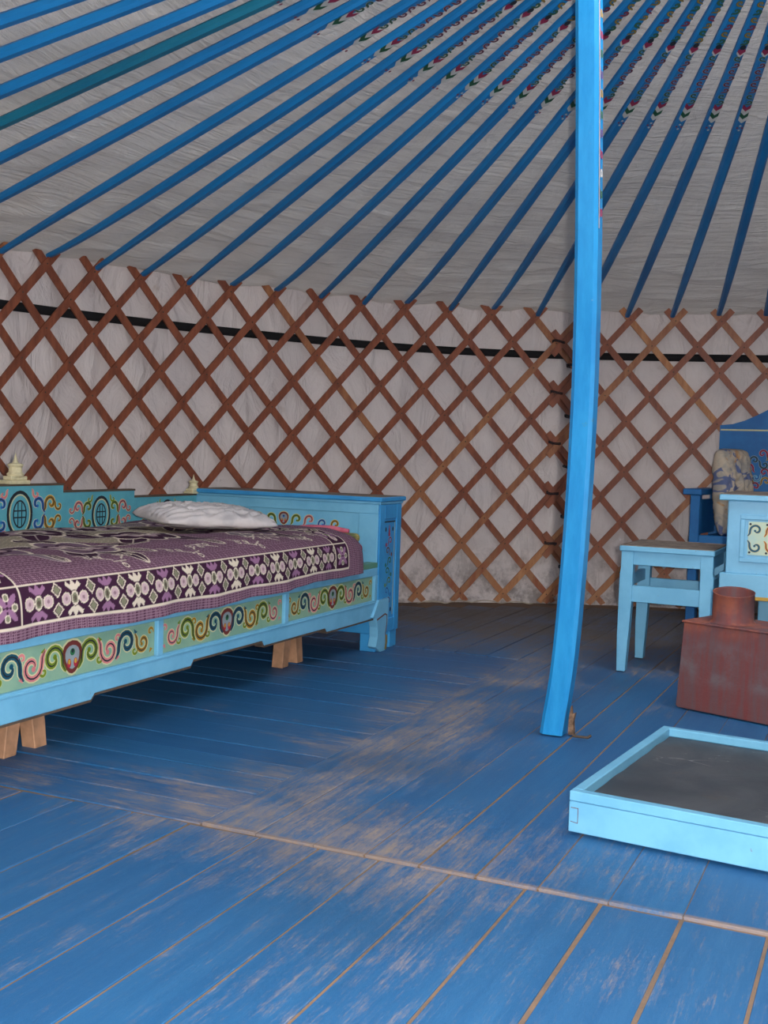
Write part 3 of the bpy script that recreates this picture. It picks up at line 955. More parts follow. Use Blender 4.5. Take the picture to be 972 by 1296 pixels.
# end boards (box shaped), inner face looks along the bed
for sg in (1, -1):
    yi = Y_(3.557) if sg > 0 else Y_(1.643)      # inner face
    yo = yi + sg * 0.185
    ya, yb = min(yi, yo), max(yi, yo)
    x0, x1 = X_(-2.372), xf
    e = box('end_board', (x0, ya, 0.062), (x1, yb, 0.522), 'mid_blue' if sg > 0 else 'mid_blue', bed, 0.003)
    box('cap', (x0 - 0.006, ya - 0.016, 0.530), (x1 + 0.016, yb + 0.016, 0.546), 'mid_blue', e, 0.003)
    box('cap_moulding', (x0 - 0.002, ya - 0.009, 0.520), (x1 + 0.009, yb + 0.009, 0.531), 'light_blue', e, 0.003)
    box('cap_dust', (x0, ya - 0.012, 0.5455), (x1 + 0.010, yb + 0.012, 0.5470), 'seat_dust', e, 0.0)
    # inner face frame
    yp = yi - sg * 0.007
    lo, hi = min(yi, yp), max(yi, yp)
    box('inner_frame_rail', (x0, lo, 0.487), (x1, hi, 0.520), 'light_blue', e, 0.002)
    box('inner_frame_rail', (x0, lo, 0.120), (x1, hi, 0.30), 'light_blue', e, 0.002)
    box('inner_frame_stile', (x1 - 0.075, lo, 0.30), (x1, hi, 0.487), 'light_blue', e, 0.002)
    box('inner_frame_stile', (x0, lo, 0.30), (x0 + 0.075, hi, 0.487), 'light_blue', e, 0.002)
    box('inner_panel', (x0 + 0.075, min(yi, yi - sg * .003), 0.30), (x1 - 0.075, max(yi, yi - sg * .003), 0.487), 'light_blue', e, 0.0)
    D = Deco()
    palmette(D, 0, 0.454, 0.050, ('blue', 'blue'))
    for s2 in (-1, 1):
        for i, c in enumerate(('olive', 'pink', 'blue', 'mustard')):
            D.scroll(s2 * (0.055 + 0.052 * i), 0.452 - 0.010 * (i > 1), 0.020 if i < 2 else 0.017, c, fx=s2, fy=1, turns=0.8, w=0.44)
            D.scroll(s2 * (0.055 + 0.052 * i), 0.400, 0.020, ('pink', 'olive', 'teal', 'mustard')[i], fx=s2, fy=-1, turns=0.95)
    D.build('scroll_ornament', lambda q, w, l: ((x0 + x1) / 2 + q, yi - sg * (0.0033 + l), w), e)
    # front face, painted upright panel
    cy = (ya + yb) / 2
    box('front_stile', (x1, ya, 0.062), (x1 + 0.006, ya + 0.040, 0.520), 'mid_blue', e, 0.002)
    box('front_stile', (x1, yb - 0.040, 0.062), (x1 + 0.006, yb, 0.520), 'mid_blue', e, 0.002)
    box('front_rail', (x1, ya + 0.040, 0.468), (x1 + 0.006, yb - 0.040, 0.520), 'mid_blue', e, 0.002)
    box('front_rail', (x1, ya + 0.040, 0.062), (x1 + 0.006, yb - 0.040, 0.11), 'mid_blue', e, 0.002)
    D = Deco()
    for xx in (-0.046, 0.046):
        D.ribbon([(xx, b) for b in np.linspace(0.12, 0.455, 8)], 0.005, 'cream', 1, False)
    D.ribbon([(xx, 0.457) for xx in np.linspace(-0.05, 0.05, 6)], 0.005, 'ink', 1, False)
    D.poly([(-0.008, 0.405), (0.008, 0.405), (0.002, 0.445), (-0.002, 0.445)], 'red', 1)
    for i, c in enumerate(('red', 'maroon', 'green', 'green', 'olive', 'blue', 'violet')):
        D.scroll(0.010 * (-1) ** i, 0.388 - 0.036 * i, 0.017, c, fx=(-1) ** i, fy=1, edge='sky', core='ink', turns=0.9)
        D.disc(-0.024 * (-1) ** i, 0.375 - 0.036 * i, 0.006, 0.008, c, 2, 8)
    for q, w in ((-0.03, 0.43), (0.03, 0.43), (-0.03, 0.14), (0.03, 0.14)):
        D.disc(q, w, 0.006, 0.009, 'ink', 1, 8)
    D.build('scroll_ornament', lambda q, w, l: (x1 + 0.0006 + l, cy + q, w), e)
    for xx in (x0 + 0.03, x1 - 0.03):
        for yy in (ya + 0.03, yb - 0.03):
            box('foot', (xx - 0.03, yy - 0.03, 0.0), (xx + 0.03, yy + 0.03, 0.064), 'mid_blue', e, 0.003)
# back board, stepped
xb = X_(-2.372)
pts = []
steps = [(0.0, 0.205, 0.566), (0.205, 0.570, 0.543), (0.570, 0.957, 0.519)]
right = []
for a, b, z in steps: right += [(a, z), (b, z)]
right[0] = (0.0, steps[0][2])
outline = [(-a, z) for a, z in right[::-1][:-1]] + right + [(0.957, 0.14), (-0.957, 0.14)]
outline = [p for i, p in enumerate(outline) if i == 0 or p != outline[i - 1]]
bb = prism('back_board', outline, 'x', xb - 0.020, xb + 0.002, 'teal_blue', bed)
for sg in (1, -1):
    for a, b, z in steps:
        lo, hi = sorted((sg * a, sg * b))
        box('top_edge', (xb - 0.022, lo, z), (xb + 0.004, hi + (0.004 if sg > 0 else 0), z + 0.0065), 'edge_brown', bb, 0.001)
def oval_motif(D, x, z, s, c_in, c_out, c_pink):
    D.ring(x, z, 0.050 * s, 0.066 * s, 0.010, 'ink', 2)
    D.ring(x, z, 0.043 * s, 0.058 * s, 0.004, 'cream', 3)
    D.ring(x, z, 0.027 * s, 0.040 * s, 0.005, 'ink', 2)
    for dx in (-0.008, 0.008):
        D.ribbon([(x + dx * s, z + b * s) for b in np.linspace(-0.036, 0.036, 5)], 0.004, 'ink', 2, False)
    for dz in (-0.010, 0.010):
        D.ribbon([(x + a * s, z + dz * s) for a in np.linspace(-0.025, 0.025, 5)], 0.004, 'ink', 2, False)
    for fx in (-1, 1):
        for fy in (-1, 1):
            D.scroll(x + fx * 0.076 * s, z + fy * 0.028 * s, 0.025 * s, c_in, fx=-fx, fy=fy, turns=0.8, w=0.46)
            D.scroll(x + fx * 0.135 * s, z + fy * 0.030 * s, 0.025 * s, c_out, fx=fx, fy=fy, turns=0.95, w=0.46)
            D.scroll(x + fx * 0.070 * s, z + fy * 0.060 * s, 0.015 * s, c_pink, fx=fx, fy=-fy, turns=0.7, core=None, w=0.5)
            D.scroll(x + fx * 0.172 * s, z + fy * 0.022 * s, 0.017 * s, c_out, fx=fx, fy=-fy, turns=0.8, w=0.46)
for mx, mz, ms, cs in ((0.012, 0.482, 1.0, ('blue', 'mustard', 'pink')), (0.392, 0.468, 0.86, ('olive', 'pink', 'olive')), (-0.392, 0.468, 0.86, ('olive', 'pink', 'olive')),
                       (0.765, 0.448, 0.84, ('olive', 'mustard', 'olive')), (-0.765, 0.448, 0.84, ('olive', 'mustard', 'olive'))):
    D = Deco(); oval_motif(D, mx, mz, ms, *cs)
    D.build('oval_ornament', lambda q, w, l: (xb + 0.0022 + l, q, w), bb)
# carved finials on the back
for u, s in ((2.603, 1.0), (3.545, 0.78)):
    bm = bmesh.new()
    z0 = (0.572 if u < 3 else 0.5255)
    y0 = Y_(u)
    add_box(bm, (xb - 0.030, y0 - 0.043 * s, z0), (xb + 0.012, y0 + 0.043 * s, z0 + 0.012 * s), 0.002)
    add_box(bm, (xb - 0.026, y0 - 0.034 * s, z0 + 0.012 * s), (xb + 0.008, y0 + 0.034 * s, z0 + 0.024 * s), 0.002)
    prof = [(0.024, 0.024), (0.026, 0.030), (0.020, 0.036), (0.019, 0.050), (0.024, 0.056), (0.022, 0.060), (0.010, 0.063), (0.006, 0.070), (0.003, 0.082), (0.0008, 0.092)]
    add_lathe(bm, [(r * s, z0 + z * s) for r, z in prof], 14, xb - 0.009, y0)
    from_bm('finial', bm, 'cream', bed)
box('slat_base', (X_(-2.368), Y_(1.645), 0.262), (xf - 0.031, Y_(3.553), 0.290), 'edge_brown', bed, 0.002)

# wooden trestles propping the bed
for u, lab in ((1.955, 'pale pine trestle propping the bed near its open end'), (3.195, 'pale pine trestle under the bed beside the blue end board')):
    tr = empty('trestle', uv2w(u, BV, 0.0), -BETA)
    tag(tr, lab, 'trestle', 'pine trestles under the bed')
    for xx in (0.225, -0.25):
        for sg in (-1, 1):
            y0 = sg * 0.050
            prism('leg', [(y0 - 0.020, 0.0), (y0 + 0.020, 0.0), (y0 + 0.025 - sg * 0.034, 0.232), (y0 - 0.025 - sg * 0.034, 0.232)], 'x', xx - 0.02, xx + 0.02, 'fresh_wood', tr, 0.002)
    box('crossbar', (-0.30, -0.055, 0.232), (0.30, 0.055, 0.2615), 'fresh_wood', tr, 0.002)

# mattress, quilt
def soft_box(name, lo, hi, mat, r=0.03):
    bm = bmesh.new(); add_box(bm, lo, hi, r, 4)
    return from_bm(name, bm, mat, None, True)
o = soft_box('mattress', (X_(-2.362), Y_(1.66), 0.2905), (X_(-1.660), Y_(3.535), 0.385), 'red_cloth', 0.02)
o.location = bed.location; o.rotation_euler = bed.rotation_euler
tag(o, 'thin red mattress on the bed under the flowered quilt', 'mattress')
o = soft_box('quilt', (X_(-2.360), Y_(1.67), 0.3855), (X_(-1.668), Y_(3.525), 0.419), 'yellow_quilt', 0.016)
o.location = bed.location; o.rotation_euler = bed.rotation_euler
tag(o, 'yellow flowered quilt spread between red mattress and purple bedcover', 'quilt')

# ------------------------------------------------------------------ woven bedcover with printed weave colours
def cover():
    s0, s1 = 1.662, 3.400
    s = np.concatenate([np.arange(s0, s1, 0.0026), [s1]])
    # cross-section from hem up over the edge to the back: (v, z)
    ctrl = np.array([(-1.597, 0.290), (-1.598, 0.340), (-1.602, 0.378), (-1.613, 0.404), (-1.640, 0.424), (-1.70, 0.4335), (-1.85, 0.436), (-2.1, 0.434), (-2.34, 0.430)])
    # smooth by Chaikin
    c = ctrl
    for _ in range(3):
        q = [c[0]]
        for a, b in zip(c, c[1:]): q += [a * .75 + b * .25, a * .25 + b * .75]
        q.append(c[-1]); c = np.array(q)
    arc = np.concatenate([[0], np.cumsum(np.hypot(*np.diff(c, axis=0).T))])
    t = np.concatenate([np.arange(0, 0.15, 0.0021), np.arange(0.15, arc[-1], 0.0038)])
    cv, cz = np.interp(t, arc, c[:, 0]), np.interp(t, arc, c[:, 1])
    S, T = np.meshgrid(s, t, indexing='ij')
    Vv = np.broadcast_to(cv, S.shape).copy(); Zz = np.broadcast_to(cz, S.shape).copy()
    # gentle waves
    front = np.clip(1 - T / 0.16, 0, 1)
    Vv += front * (0.005 * np.sin(S * 9 + 1) + 0.0035 * np.sin(S * 23 + T * 8) + 0.0025 * np.sin(S * 51)) * (0.4 + 0.6 * front) + 0.004 * front
    hemw = 0.006 * np.sin(S * 4.2 + 0.6) + 0.003 * np.sin(S * 17)
    Zz += front ** 2 * hemw
    top = np.clip((T - 0.14) / 0.1, 0, 1)
    Zz += top * (0.004 * np.sin(S * 7 + T * 5) + 0.003 * np.sin(S * 13 - T * 17) + 0.002 * np.sin(T * 40 + S * 9) + 0.0075)
    # ends slump over the quilt
    e = np.clip((S - 3.34) / 0.06, 0, 1)
    Zz -= (0.006 + 0.016 * front) * e ** 2 * np.clip((Zz - 0.28) / 0.15, 0, 1)
    Vv -= 0.004 * e ** 2 * front
    # ---- print
    def C(*x): return np.array(lin(x)[:3])
    dark, cream, mauve, pink, grn = C(62, 34, 56), C(218, 204, 184), C(150, 108, 140), C(196, 168, 172), C(128, 128, 104)
    g1, g2 = C(148, 116, 132), C(86, 54, 74)
    col = np.zeros(S.shape + (3,))
    p = 0.0125
    chk = (np.sin(2 * pi * (S + T) / p) * np.sin(2 * pi * (S - T) / p)) > 0
    col[:] = np.where(chk[..., None], g1, g2)
    def paintm(mask, c): col[mask] = c
    # field print: dotted pale ground in the middle, big blooms, sprays
    r2 = np.random.default_rng(5)
    wav = 0.05 * np.sin(S * 7) + 0.03 * np.sin(S * 19 + 1) + 0.02 * np.sin(S * 41)
    mid = (T > 0.42 + wav) & (S > 1.9) & (S < 3.05 + 0.05 * np.sin(T * 30))
    dots = (np.sin(2 * pi * (S * 0.9 + T * 0.45) / 0.013)) > -0.15
    paintm(mid & dots, C(186, 174, 150)); paintm(mid & ~dots, C(112, 102, 92))
    def local(x, y, a):
        dx, dy = S - x, T - y
        return dx * cos(a) + dy * sin(a), -dx * sin(a) + dy * cos(a)
    def bloom(x, y, R, c_fill, c_edge, k=6, ph=0.0):
        m0 = (abs(S - x) < R * 1.3) & (abs(T - y) < R * 1.3)
        dx, dy = S - x, T - y
        rr = np.hypot(dx, dy); th = np.arctan2(dy, dx) + ph
        for f, ce, cf in ((1.0, c_edge, c_fill), (0.66, dark, pink * 0.7), (0.36, c_edge, dark)):
            e_ = R * f * (0.78 + 0.22 * np.abs(np.cos(k * th / 2 + f * 3)))
            paintm(m0 & (rr < e_), ce); paintm(m0 & (rr < e_ - 0.011), cf)
    def leaf(x, y, L, W, a, cf, ce):
        lx, ly = local(x, y, a)
        inside = np.abs(ly) < W * np.sqrt(np.clip(1 - (lx / L) ** 2, 0, 1)) * (1 - 0.35 * lx / L)
        core = np.abs(ly) < (W - 0.005) * np.sqrt(np.clip(1 - (lx / (L - 0.007)) ** 2, 0, 1)) * (1 - 0.35 * lx / L)
        paintm(inside, ce); paintm(core, cf); paintm(core & (np.abs(ly) < 0.0018), ce)
    blooms = [(1.93, .40), (2.24, .36), (2.58, .43), (2.98, .36), (2.08, .74), (2.80, .78), (2.44, .68), (3.12, .66)]
    for bx0_, by0_ in blooms:
        for k in range(5):
            a = 2 * pi * k / 5 + r2.uniform(-.3, .3)
            leaf(bx0_ + 0.15 * cos(a), by0_ + 0.14 * sin(a), 0.085, 0.040, a, dark if r2.random() < .6 else C(124, 110, 116), cream if r2.random() < .7 else C(180, 162, 160))
        bloom(bx0_, by0_, r2.uniform(.115, .14), C(118, 94, 110) if r2.random() < .4 else dark, cream, int(r2.integers(5, 8)), r2.uniform(0, 3))
    for x in (1.98, 2.30, 2.62, 2.92):
        leaf(x + 0.02, 0.235, 0.055, 0.017, 2.0 + r2.uniform(-.5, .5), dark, cream)
        # cream spray
        for k in range(6):
            q = k / 5
            px, py = x + 0.10 + 0.19 * q, 0.185 + 0.028 * sin(q * 7 + x)
            lx, ly = local(px, py, 0.6 * cos(q * 7 + x))
            paintm((np.abs(ly) < 0.0022) & (np.abs(lx) < 0.024), cream)
            bx_, by_ = px, py + 0.018 * (1 if k % 2 else -1)
            d = np.hypot(S - bx_, T - by_); paintm(d < 0.010, cream); paintm(d < 0.006, g2)
            paintm((np.abs(S - px) < 0.0018) & (np.abs(T - (py + by_) / 2) < 0.010), cream)
    # border bands
    def band_motifs(A, B, a_list, b_mid, hb, inside):
        """flower row along A with centre line b_mid; hb = half width"""
        for i, a0 in enumerate(a_list):
            tint = cream if i % 2 else mauve
            m0 = inside & (A > a0 - 0.046) & (A < a0 + 0.072)
            x, y = (A - a0)[m0], (B - b_mid)[m0]
            cc = col[m0]
            for sg in (-1, 1):
                # three-petalled tulip above and below
                yy = sg * y; ax_ = np.abs(x)
                top_ = np.interp(ax_, [0, 0.0085, 0.0195, 0.0245], [0.0435, 0.0300, 0.0400, 0.0300])
                bot_ = 0.0120 + 0.70 * ax_
                cc[(yy < top_) & (yy > bot_) & (ax_ < 0.0245)] = tint
                # side rosettes
                d = np.hypot(x - sg * 0.0275, y)
                cc[d < 0.0150] = cream; cc[d < 0.0120] = pink; cc[d < 0.0045] = C(150, 120, 130)
            d = (x / 0.0130) ** 2 + (y / 0.0190) ** 2
            cc[d < 1] = dark; cc[(d < 0.80)] = cream; cc[d < 0.42] = grn; cc[d < 0.12] = C(90, 80, 70)
            # diamonds between flowers
            for sg in (-1, 1):
                dd = np.abs(x - 0.0555) / 0.0165 + np.abs(y - sg * 0.0225) / 0.0185
                cc[dd < 1] = cream; cc[dd < 0.74] = dark; cc[dd < 0.60] = grn
            col[m0] = cc
    tl0, tl1 = 0.030, 0.1165
    sa, sb, sc_, sd = 1.690, 1.772, 3.200, 3.288
    for lo, hi, horiz in ((tl0, tl1, True), (sa, sb, False), (sc_, sd, False)):
        if horiz:
            band = (T > lo) & (T < hi) & (S > sa) & (S < sd)
        else:
            band = (S > lo) & (S < hi) & (T > tl0)
        paintm(band, dark)
    n_m = 13
    al = [sb + (sc_ - sb) * (i + 0.5) / n_m for i in range(n_m)]
    band_motifs(S, T, al, (tl0 + tl1) / 2, 0.04, (T > tl0) & (T < tl1) & (S > sb) & (S < sc_))
    for lo, hi in ((sa, sb), (sc_, sd)):
        tl = list(np.arange(tl1 + 0.055, 0.86, 0.11))
        band_motifs(T, S, tl, (lo + hi) / 2, 0.04, (S > lo) & (S < hi) & (T > tl1))
        # corner square flower
        cx, cy = (lo + hi) / 2, (tl0 + tl1) / 2
        for k in range(4):
            a = pi / 4 + k * pi / 2
            lx, ly = local(cx + 0.021 * cos(a), cy + 0.021 * sin(a), a)
            d = (lx / 0.018) ** 2 + (ly / 0.0075) ** 2
            paintm(d < 1, mauve)
            d = np.hypot(S - cx - 0.022 * cos(a + pi / 4), T - cy - 0.022 * sin(a + pi / 4))
            paintm(d < 0.009, cream); paintm(d < 0.006, grn)
    for ln in (tl0, tl1):
        paintm((np.abs(T - ln) < 0.0028) & (S > sa) & (S < sd), cream)
    for ln in (sa, sb, sc_, sd):
        paintm((np.abs(S - ln) < 0.0028) & (T > tl0), cream)
    # ---- mesh
    ns, ntt = S.shape
    P = np.stack([Vv - BV, S - BU, Zz], -1).reshape(-1, 3)
    idx = np.arange(ns * ntt).reshape(ns, ntt)
    quads = np.stack([idx[:-1, :-1], idx[1:, :-1], idx[1:, 1:], idx[:-1, 1:]], -1).reshape(-1, 4)
    me = bpy.data.meshes.new('bedcover')
    me.vertices.add(len(P)); me.vertices.foreach_set('co', P.astype(np.float32).ravel())
    me.loops.add(quads.size); me.loops.foreach_set('vertex_index', quads.astype(np.int32).ravel())
    me.polygons.add(len(quads)); me.polygons.foreach_set('loop_start', np.arange(0, quads.size, 4, dtype=np.int32))
    me.update(calc_edges=True)
    ca = me.color_attributes.new('weave', 'FLOAT_COLOR', 'POINT')
    cc = np.concatenate([col.reshape(-1, 3), np.ones((len(P), 1))], 1).astype(np.float32)
    ca.data.foreach_set('color', cc.ravel())
    o = link('bedcover', me, 'cover', None, True)
    o.location = bed.location; o.rotation_euler = bed.rotation_euler
    sm = o.modifiers.new('thickness', 'SOLIDIFY'); sm.thickness = 0.004; sm.offset = -1
    tag(o, 'purple woven bedcover with flowered border draped over the bed', 'bedcover')
cover()

# pink trim of the quilt end
bm = bmesh.new()
add_tube(bm, [(X_(-1.92), Y_(3.468), 0.430), (X_(-1.84), Y_(3.47), 0.433), (X_(-1.76), Y_(3.472), 0.433), (X_(-1.69), Y_(3.468), 0.428)], [0.004, 0.009, 0.011, 0.007], 10)
o = from_bm('rolled_sheet', bm, 'pink_trim', None, True)
o.location = bed.location; o.rotation_euler = bed.rotation_euler
tag(o, 'rolled pink sheet edge on the quilt beside the blue end board', 'sheet')

# pillow
def pillow_mesh(name, lx, ly, h, seed, corner=0.5, res=56, wr=0.006, bot=1.0):
    V, Fc = [], []
    for side in (1, -1):
        for i in range(res + 1):
            for j in range(res + 1):
                a, b = -1 + 2 * i / res, -1 + 2 * j / res
                pin = 1 - 0.10 * (1 - abs(a)) * abs(b) ** 3 * 0 
                x = a * lx / 2 * (1 - 0.07 * (1 - b * b) * abs(a) ** 4 * 0 - 0.05 * (abs(b) ** 6))
                y = b * ly / 2 * (1 - 0.05 * (abs(a) ** 6))
                e = max(0.0, (1 - abs(a) ** 2.6)) ** corner * max(0.0, (1 - abs(b) ** 2.6)) ** corner
                ridge = 1 - abs(noise.noise(Vector((a * 3.2 + b, b * 5 - a, seed))))
                z = side * (h / 2 * e + wr * e * (ridge ** 4 - 0.3) * 2) * (1.0 if side > 0 else bot)
                V.append((x, y, z))
    n1 = (res + 1) ** 2
    for sidx in (0, 1):
        for i in range(res):
            for j in range(res):
                k = sidx * n1 + i * (res + 1) + j
                q = (k, k + res + 1, k + res + 2, k + 1)
                Fc.append(q if sidx == 0 else q[::-1])
    me = bpy.data.meshes.new(name); me.from_pydata(V, [], Fc)
    b = bmesh.new(); b.from_mesh(me); bmesh.ops.remove_doubles(b, verts=b.verts, dist=1e-5); b.to_mesh(me); b.free()
    return me
o = link('pillow', pillow_mesh('pillow', 0.39, 0.29, 0.080, 3.0, 0.42, 64, 0.010, 0.45), 'pillow', None, True)
o.location = uv2w(2.98, -1.955, 0.4745)
o.rotation_euler = (radians(3), radians(2), -BETA + radians(60))
tag(o, 'crumpled pale grey pillow lying on the purple bedcover', 'pillow')

# =================================================================== STOOL
SA = -0.43
st = empty('stool', (0.785 + 0.147 * cos(SA) + 0.160 * sin(-SA), 3.679 + 0.147 * sin(SA) + 0.160 * cos(SA), 0.007), SA)
tag(st, 'light blue wooden stool beside the matching low table', 'stool')
hw, hd, sz = 0.147, 0.160, 0.416
box('seat', (-hw - 0.006, -hd - 0.006, sz - 0.018), (hw + 0.004, hd + 0.006, sz), 'light_blue', st, 0.003)
box('seat_dust', (-hw - 0.003, -hd - 0.003, sz - 0.0005), (hw + 0.001, hd + 0.003, sz + 0.0012), 'seat_dust', st)
for sx in (-1, 1):
    for sy in (-1, 1):
        prof = [(0.0, sz - 0.018), (0.0, 0.340), (-0.003, 0.325), (-0.004, 0.12), (-0.001, 0.0), (0.027, 0.0), (0.034, 0.13), (0.039, 0.23), (0.040, sz - 0.018)]
        x0 = sx * hw
        pts = [(x0 - sx * a, b) for a, b in prof]
        ya = sy * hd; yb = ya - sy * 0.036
        prism('leg', pts, 'y', min(ya, yb), max(ya, yb), 'light_blue', st, 0.0015)
for sy in (-1, 1):
    y0 = sy * (hd - 0.006); y1 = y0 - sy * 0.018
    box('apron', (-hw + 0.038, min(y0, y1), sz - 0.062), (hw - 0.038, max(y0, y1), sz - 0.018), 'light_blue', st, 0.0015)
    box('stretcher', (-hw + 0.036, min(y0, y1), 0.232), (hw - 0.036, max(y0, y1), 0.286), 'light_blue', st, 0.0015)
for sx in (-1, 1):
    x0 = sx * (hw - 0.006); x1 = x0 - sx * 0.018
    box('apron', (min(x0, x1), -hd + 0.034, sz - 0.062), (max(x0, x1), hd - 0.034, sz - 0.018), 'light_blue', st, 0.0015)
    box('stretcher', (min(x0, x1), -hd + 0.034, 0.28), (max(x0, x1), hd - 0.034, 0.318), 'light_blue', st, 0.0015)

# =================================================================== LOW TABLE
TA = -0.40
d_ = Vector((cos(TA), sin(TA), 0)); n_ = Vector((-sin(TA), cos(TA), 0))
tp = Vector((1.078, 3.58, 0)) - n_ * 0.05 + d_ * 0.024
tb = empty('low_table', tp + d_ * 0.39 + n_ * 0.23 + Vector((0, 0, 0.007)), TA)
tag(tb, 'light blue low table with painted cream panels and yellow lower edge', 'table')
def tx(t): return t - 0.39
yf = -0.23
Z7 = -0.007
bdy = box('body', (tx(0.0), yf, 0.358 + Z7), (tx(0.78), yf + 0.44, 0.588 + Z7), 'light_blue', tb, 0.003)
box('top', (tx(-0.026), yf - 0.022, 0.588 + Z7), (tx(0.806), yf + 0.462, 0.606 + Z7), 'light_blue', tb, 0.003)
box('top_dust', (tx(-0.022), yf - 0.017, 0.6055 + Z7), (tx(0.80), yf + 0.458, 0.607 + Z7), 'seat_dust', tb)
box('base_frame', (tx(-0.016), yf - 0.012, 0.284 + Z7), (tx(0.796), yf + 0.45, 0.360 + Z7), 'light_blue', tb, 0.003)
prism('yellow_edge', [(tx(0.035), 0.284 + Z7), (tx(0.045), 0.291 + Z7), (tx(0.735), 0.291 + Z7), (tx(0.745), 0.284 + Z7), (tx(0.735), 0.280 + Z7), (tx(0.045), 0.280 + Z7)], 'y', yf - 0.014, yf - 0.004, 'd_gold', tb)
for c0 in (0.040, 0.40):
    x0, x1 = tx(c0), tx(c0 + 0.34)
    for lo, hi in (((x0, 0.530), (x1, 0.545)), ((x0, 0.396), (x1, 0.411)), ((x0, 0.411), (x0 + 0.015, 0.530)), ((x1 - 0.015, 0.411), (x1, 0.530))):
        box('panel_moulding', (lo[0], yf - 0.006, lo[1] + Z7), (hi[0], yf, hi[1] + Z7), 'light_blue', tb, 0.002)
    p = box('painted_panel', (x0 + 0.024, yf - 0.0025, 0.420 + Z7), (x1 - 0.024, yf + 0.001, 0.524 + Z7), 'pale_panel', tb, 0.0005)
    D = Deco()
    for row, fy in ((0.026, 1), (-0.026, -1)):
        for i, c in enumerate(('teal', 'orange', 'pink', 'green', 'orange', 'teal')):
            D.scroll(-0.122 + 0.049 * i, row, 0.019, c, fx=1 if i < 3 else -1, fy=fy, edge='cream', core='ink' if c != 'teal' else None, turns=0.95)
            D.disc(-0.140 + 0.05 * i, row * 1.7, 0.004, 0.004, 'ink', 2, 6)
    D.build('scroll_ornament', lambda q, w, l: ((x0 + x1) / 2 + q, yf - 0.0027 - l, 0.472 + w + Z7), p)
for sx in (0.012, 0.722):
    for sy in (0.0, 0.392):
        if sy > 0: sx = 0.075 if sx < 0.3 else 0.659
        box('leg', (tx(sx), yf + sy, 0.0), (tx(sx + 0.046), yf + sy + 0.046, 0.286 + Z7), 'light_blue', tb, 0.003)

# =================================================================== RUSTY STOVE
VA = -0.775
vd = Vector((cos(VA), sin(VA), 0)); vn = Vector((-sin(VA), cos(VA), 0))
s0 = Vector((0.846, 3.162, 0))
SW, SD_, SH = 0.46, 0.20, 0.245
sv = empty('stove', s0 + vd * SW / 2 + vn * SD_ / 2 + Vector((0, 0, 0.007)), VA)
tag(sv, 'rusty sheet-iron stove box with round flue collar on the floor', 'stove')
bm = bmesh.new()
ti = 0.012
lo = [(-SW / 2, -SD_ / 2), (SW / 2, -SD_ / 2), (SW / 2, SD_ / 2), (-SW / 2, SD_ / 2)]
hi = [(x - math.copysign(ti, x), y - math.copysign(ti * 0.4, y)) for x, y in lo]
A = [bm.verts.new((x, y, 0)) for x, y in lo]; B = [bm.verts.new((x, y, SH)) for x, y in hi]
bm.faces.new(A[::-1]); bm.faces.new(B)
for i in range(4): bm.faces.new((A[i], A[(i + 1) % 4], B[(i + 1) % 4], B[i]))
bmesh.ops.bevel(bm, geom=list(bm.edges), offset=0.004, segments=2, affect='EDGES')
from_bm('firebox', bm, 'rust', sv)
def lip(z, o):
    bm = bmesh.new()
    add_box(bm, (-SW / 2 + ti - o, -SD_ / 2 + ti * 0.4 - o, z), (SW / 2 - ti + o, SD_ / 2 - ti * 0.4 + o, z + 0.006), 0.002)
    from_bm('top_plate', bm, 'rust', sv)
lip(SH - 0.002, 0.004)
ccx, ccy = -SW / 2 + 0.118, -SD_ / 2 + 0.088
bm = bmesh.new()
bx0 = len(bm.verts)
add_lathe(bm, [(0.064, SH + 0.003), (0.060, SH + 0.008), (0.057, SH + 0.012), (0.0565, SH + 0.088), (0.058, SH + 0.090), (0.0555, SH + 0.091), (0.0545, SH + 0.088), (0.0545, SH + 0.004)], 32, ccx, ccy)
for vv in bm.verts:
    k_ = (vv.co.z - SH) / 0.09
    vv.co.z -= k_ * 0.009 * ((ccy - vv.co.y) * 0.88 + (vv.co.x - ccx) * 0.46) / 0.056
fc = from_bm('flue_collar', bm, 'rust', sv, True)
bm = bmesh.new(); bmesh.ops.create_circle(bm, cap_ends=True, radius=0.0545, segments=32, matrix=Matrix.Translation((ccx, ccy, SH + 0.030)))
from_bm('flue_damper', bm, 'sheet', sv)

# =================================================================== HEARTH TRAY
HA = -0.519
hdv = Vector((cos(HA), sin(HA), 0)); hnv = Vector((-sin(HA), cos(HA), 0))
HW, HD, HH = 0.66, 0.622, 0.085
h0 = Vector((0.362, 2.058, 0))
tr = empty('hearth_tray', h0 + hdv * HW / 2 + hnv * HD / 2 + Vector((0, 0, 0.008)), HA)
tag(tr, 'low light blue wooden hearth tray lined with sooty sheet metal', 'tray')
tk = 0.020; HH2 = HH - 0.008
for sy in (-1, 1):
    a, b = sorted((sy * HD / 2, sy * (HD / 2 - tk)))
    box('board', (-HW / 2, a, 0.0), (HW / 2, b, 0.0575), 'light_blue', tr, 0.0015)
    box('lip', (-HW / 2, a, 0.0585), (HW / 2, b, HH2), 'light_blue', tr, 0.0015)
for sx in (-1, 1):
    a, b = sorted((sx * HW / 2, sx * (HW / 2 - tk)))
    box('board', (a, -HD / 2 + tk, 0.0), (b, HD / 2 - tk, 0.0575), 'light_blue', tr, 0.0015)
    box('lip', (a, -HD / 2 + tk, 0.0585), (b, HD / 2 - tk, HH2), 'light_blue', tr, 0.0015)
D = Deco()
for q in (((0.004, 0.046), (0.018, 0.046)), ((0.018, 0.047), (0.018, 0.018)), ((0.004, 0.020), (0.018, 0.018))):
    D.ribbon([Vector(q[0]).lerp(Vector(q[1]), k / 3) for k in range(4)], 0.0012, 'maroon', 1, False)
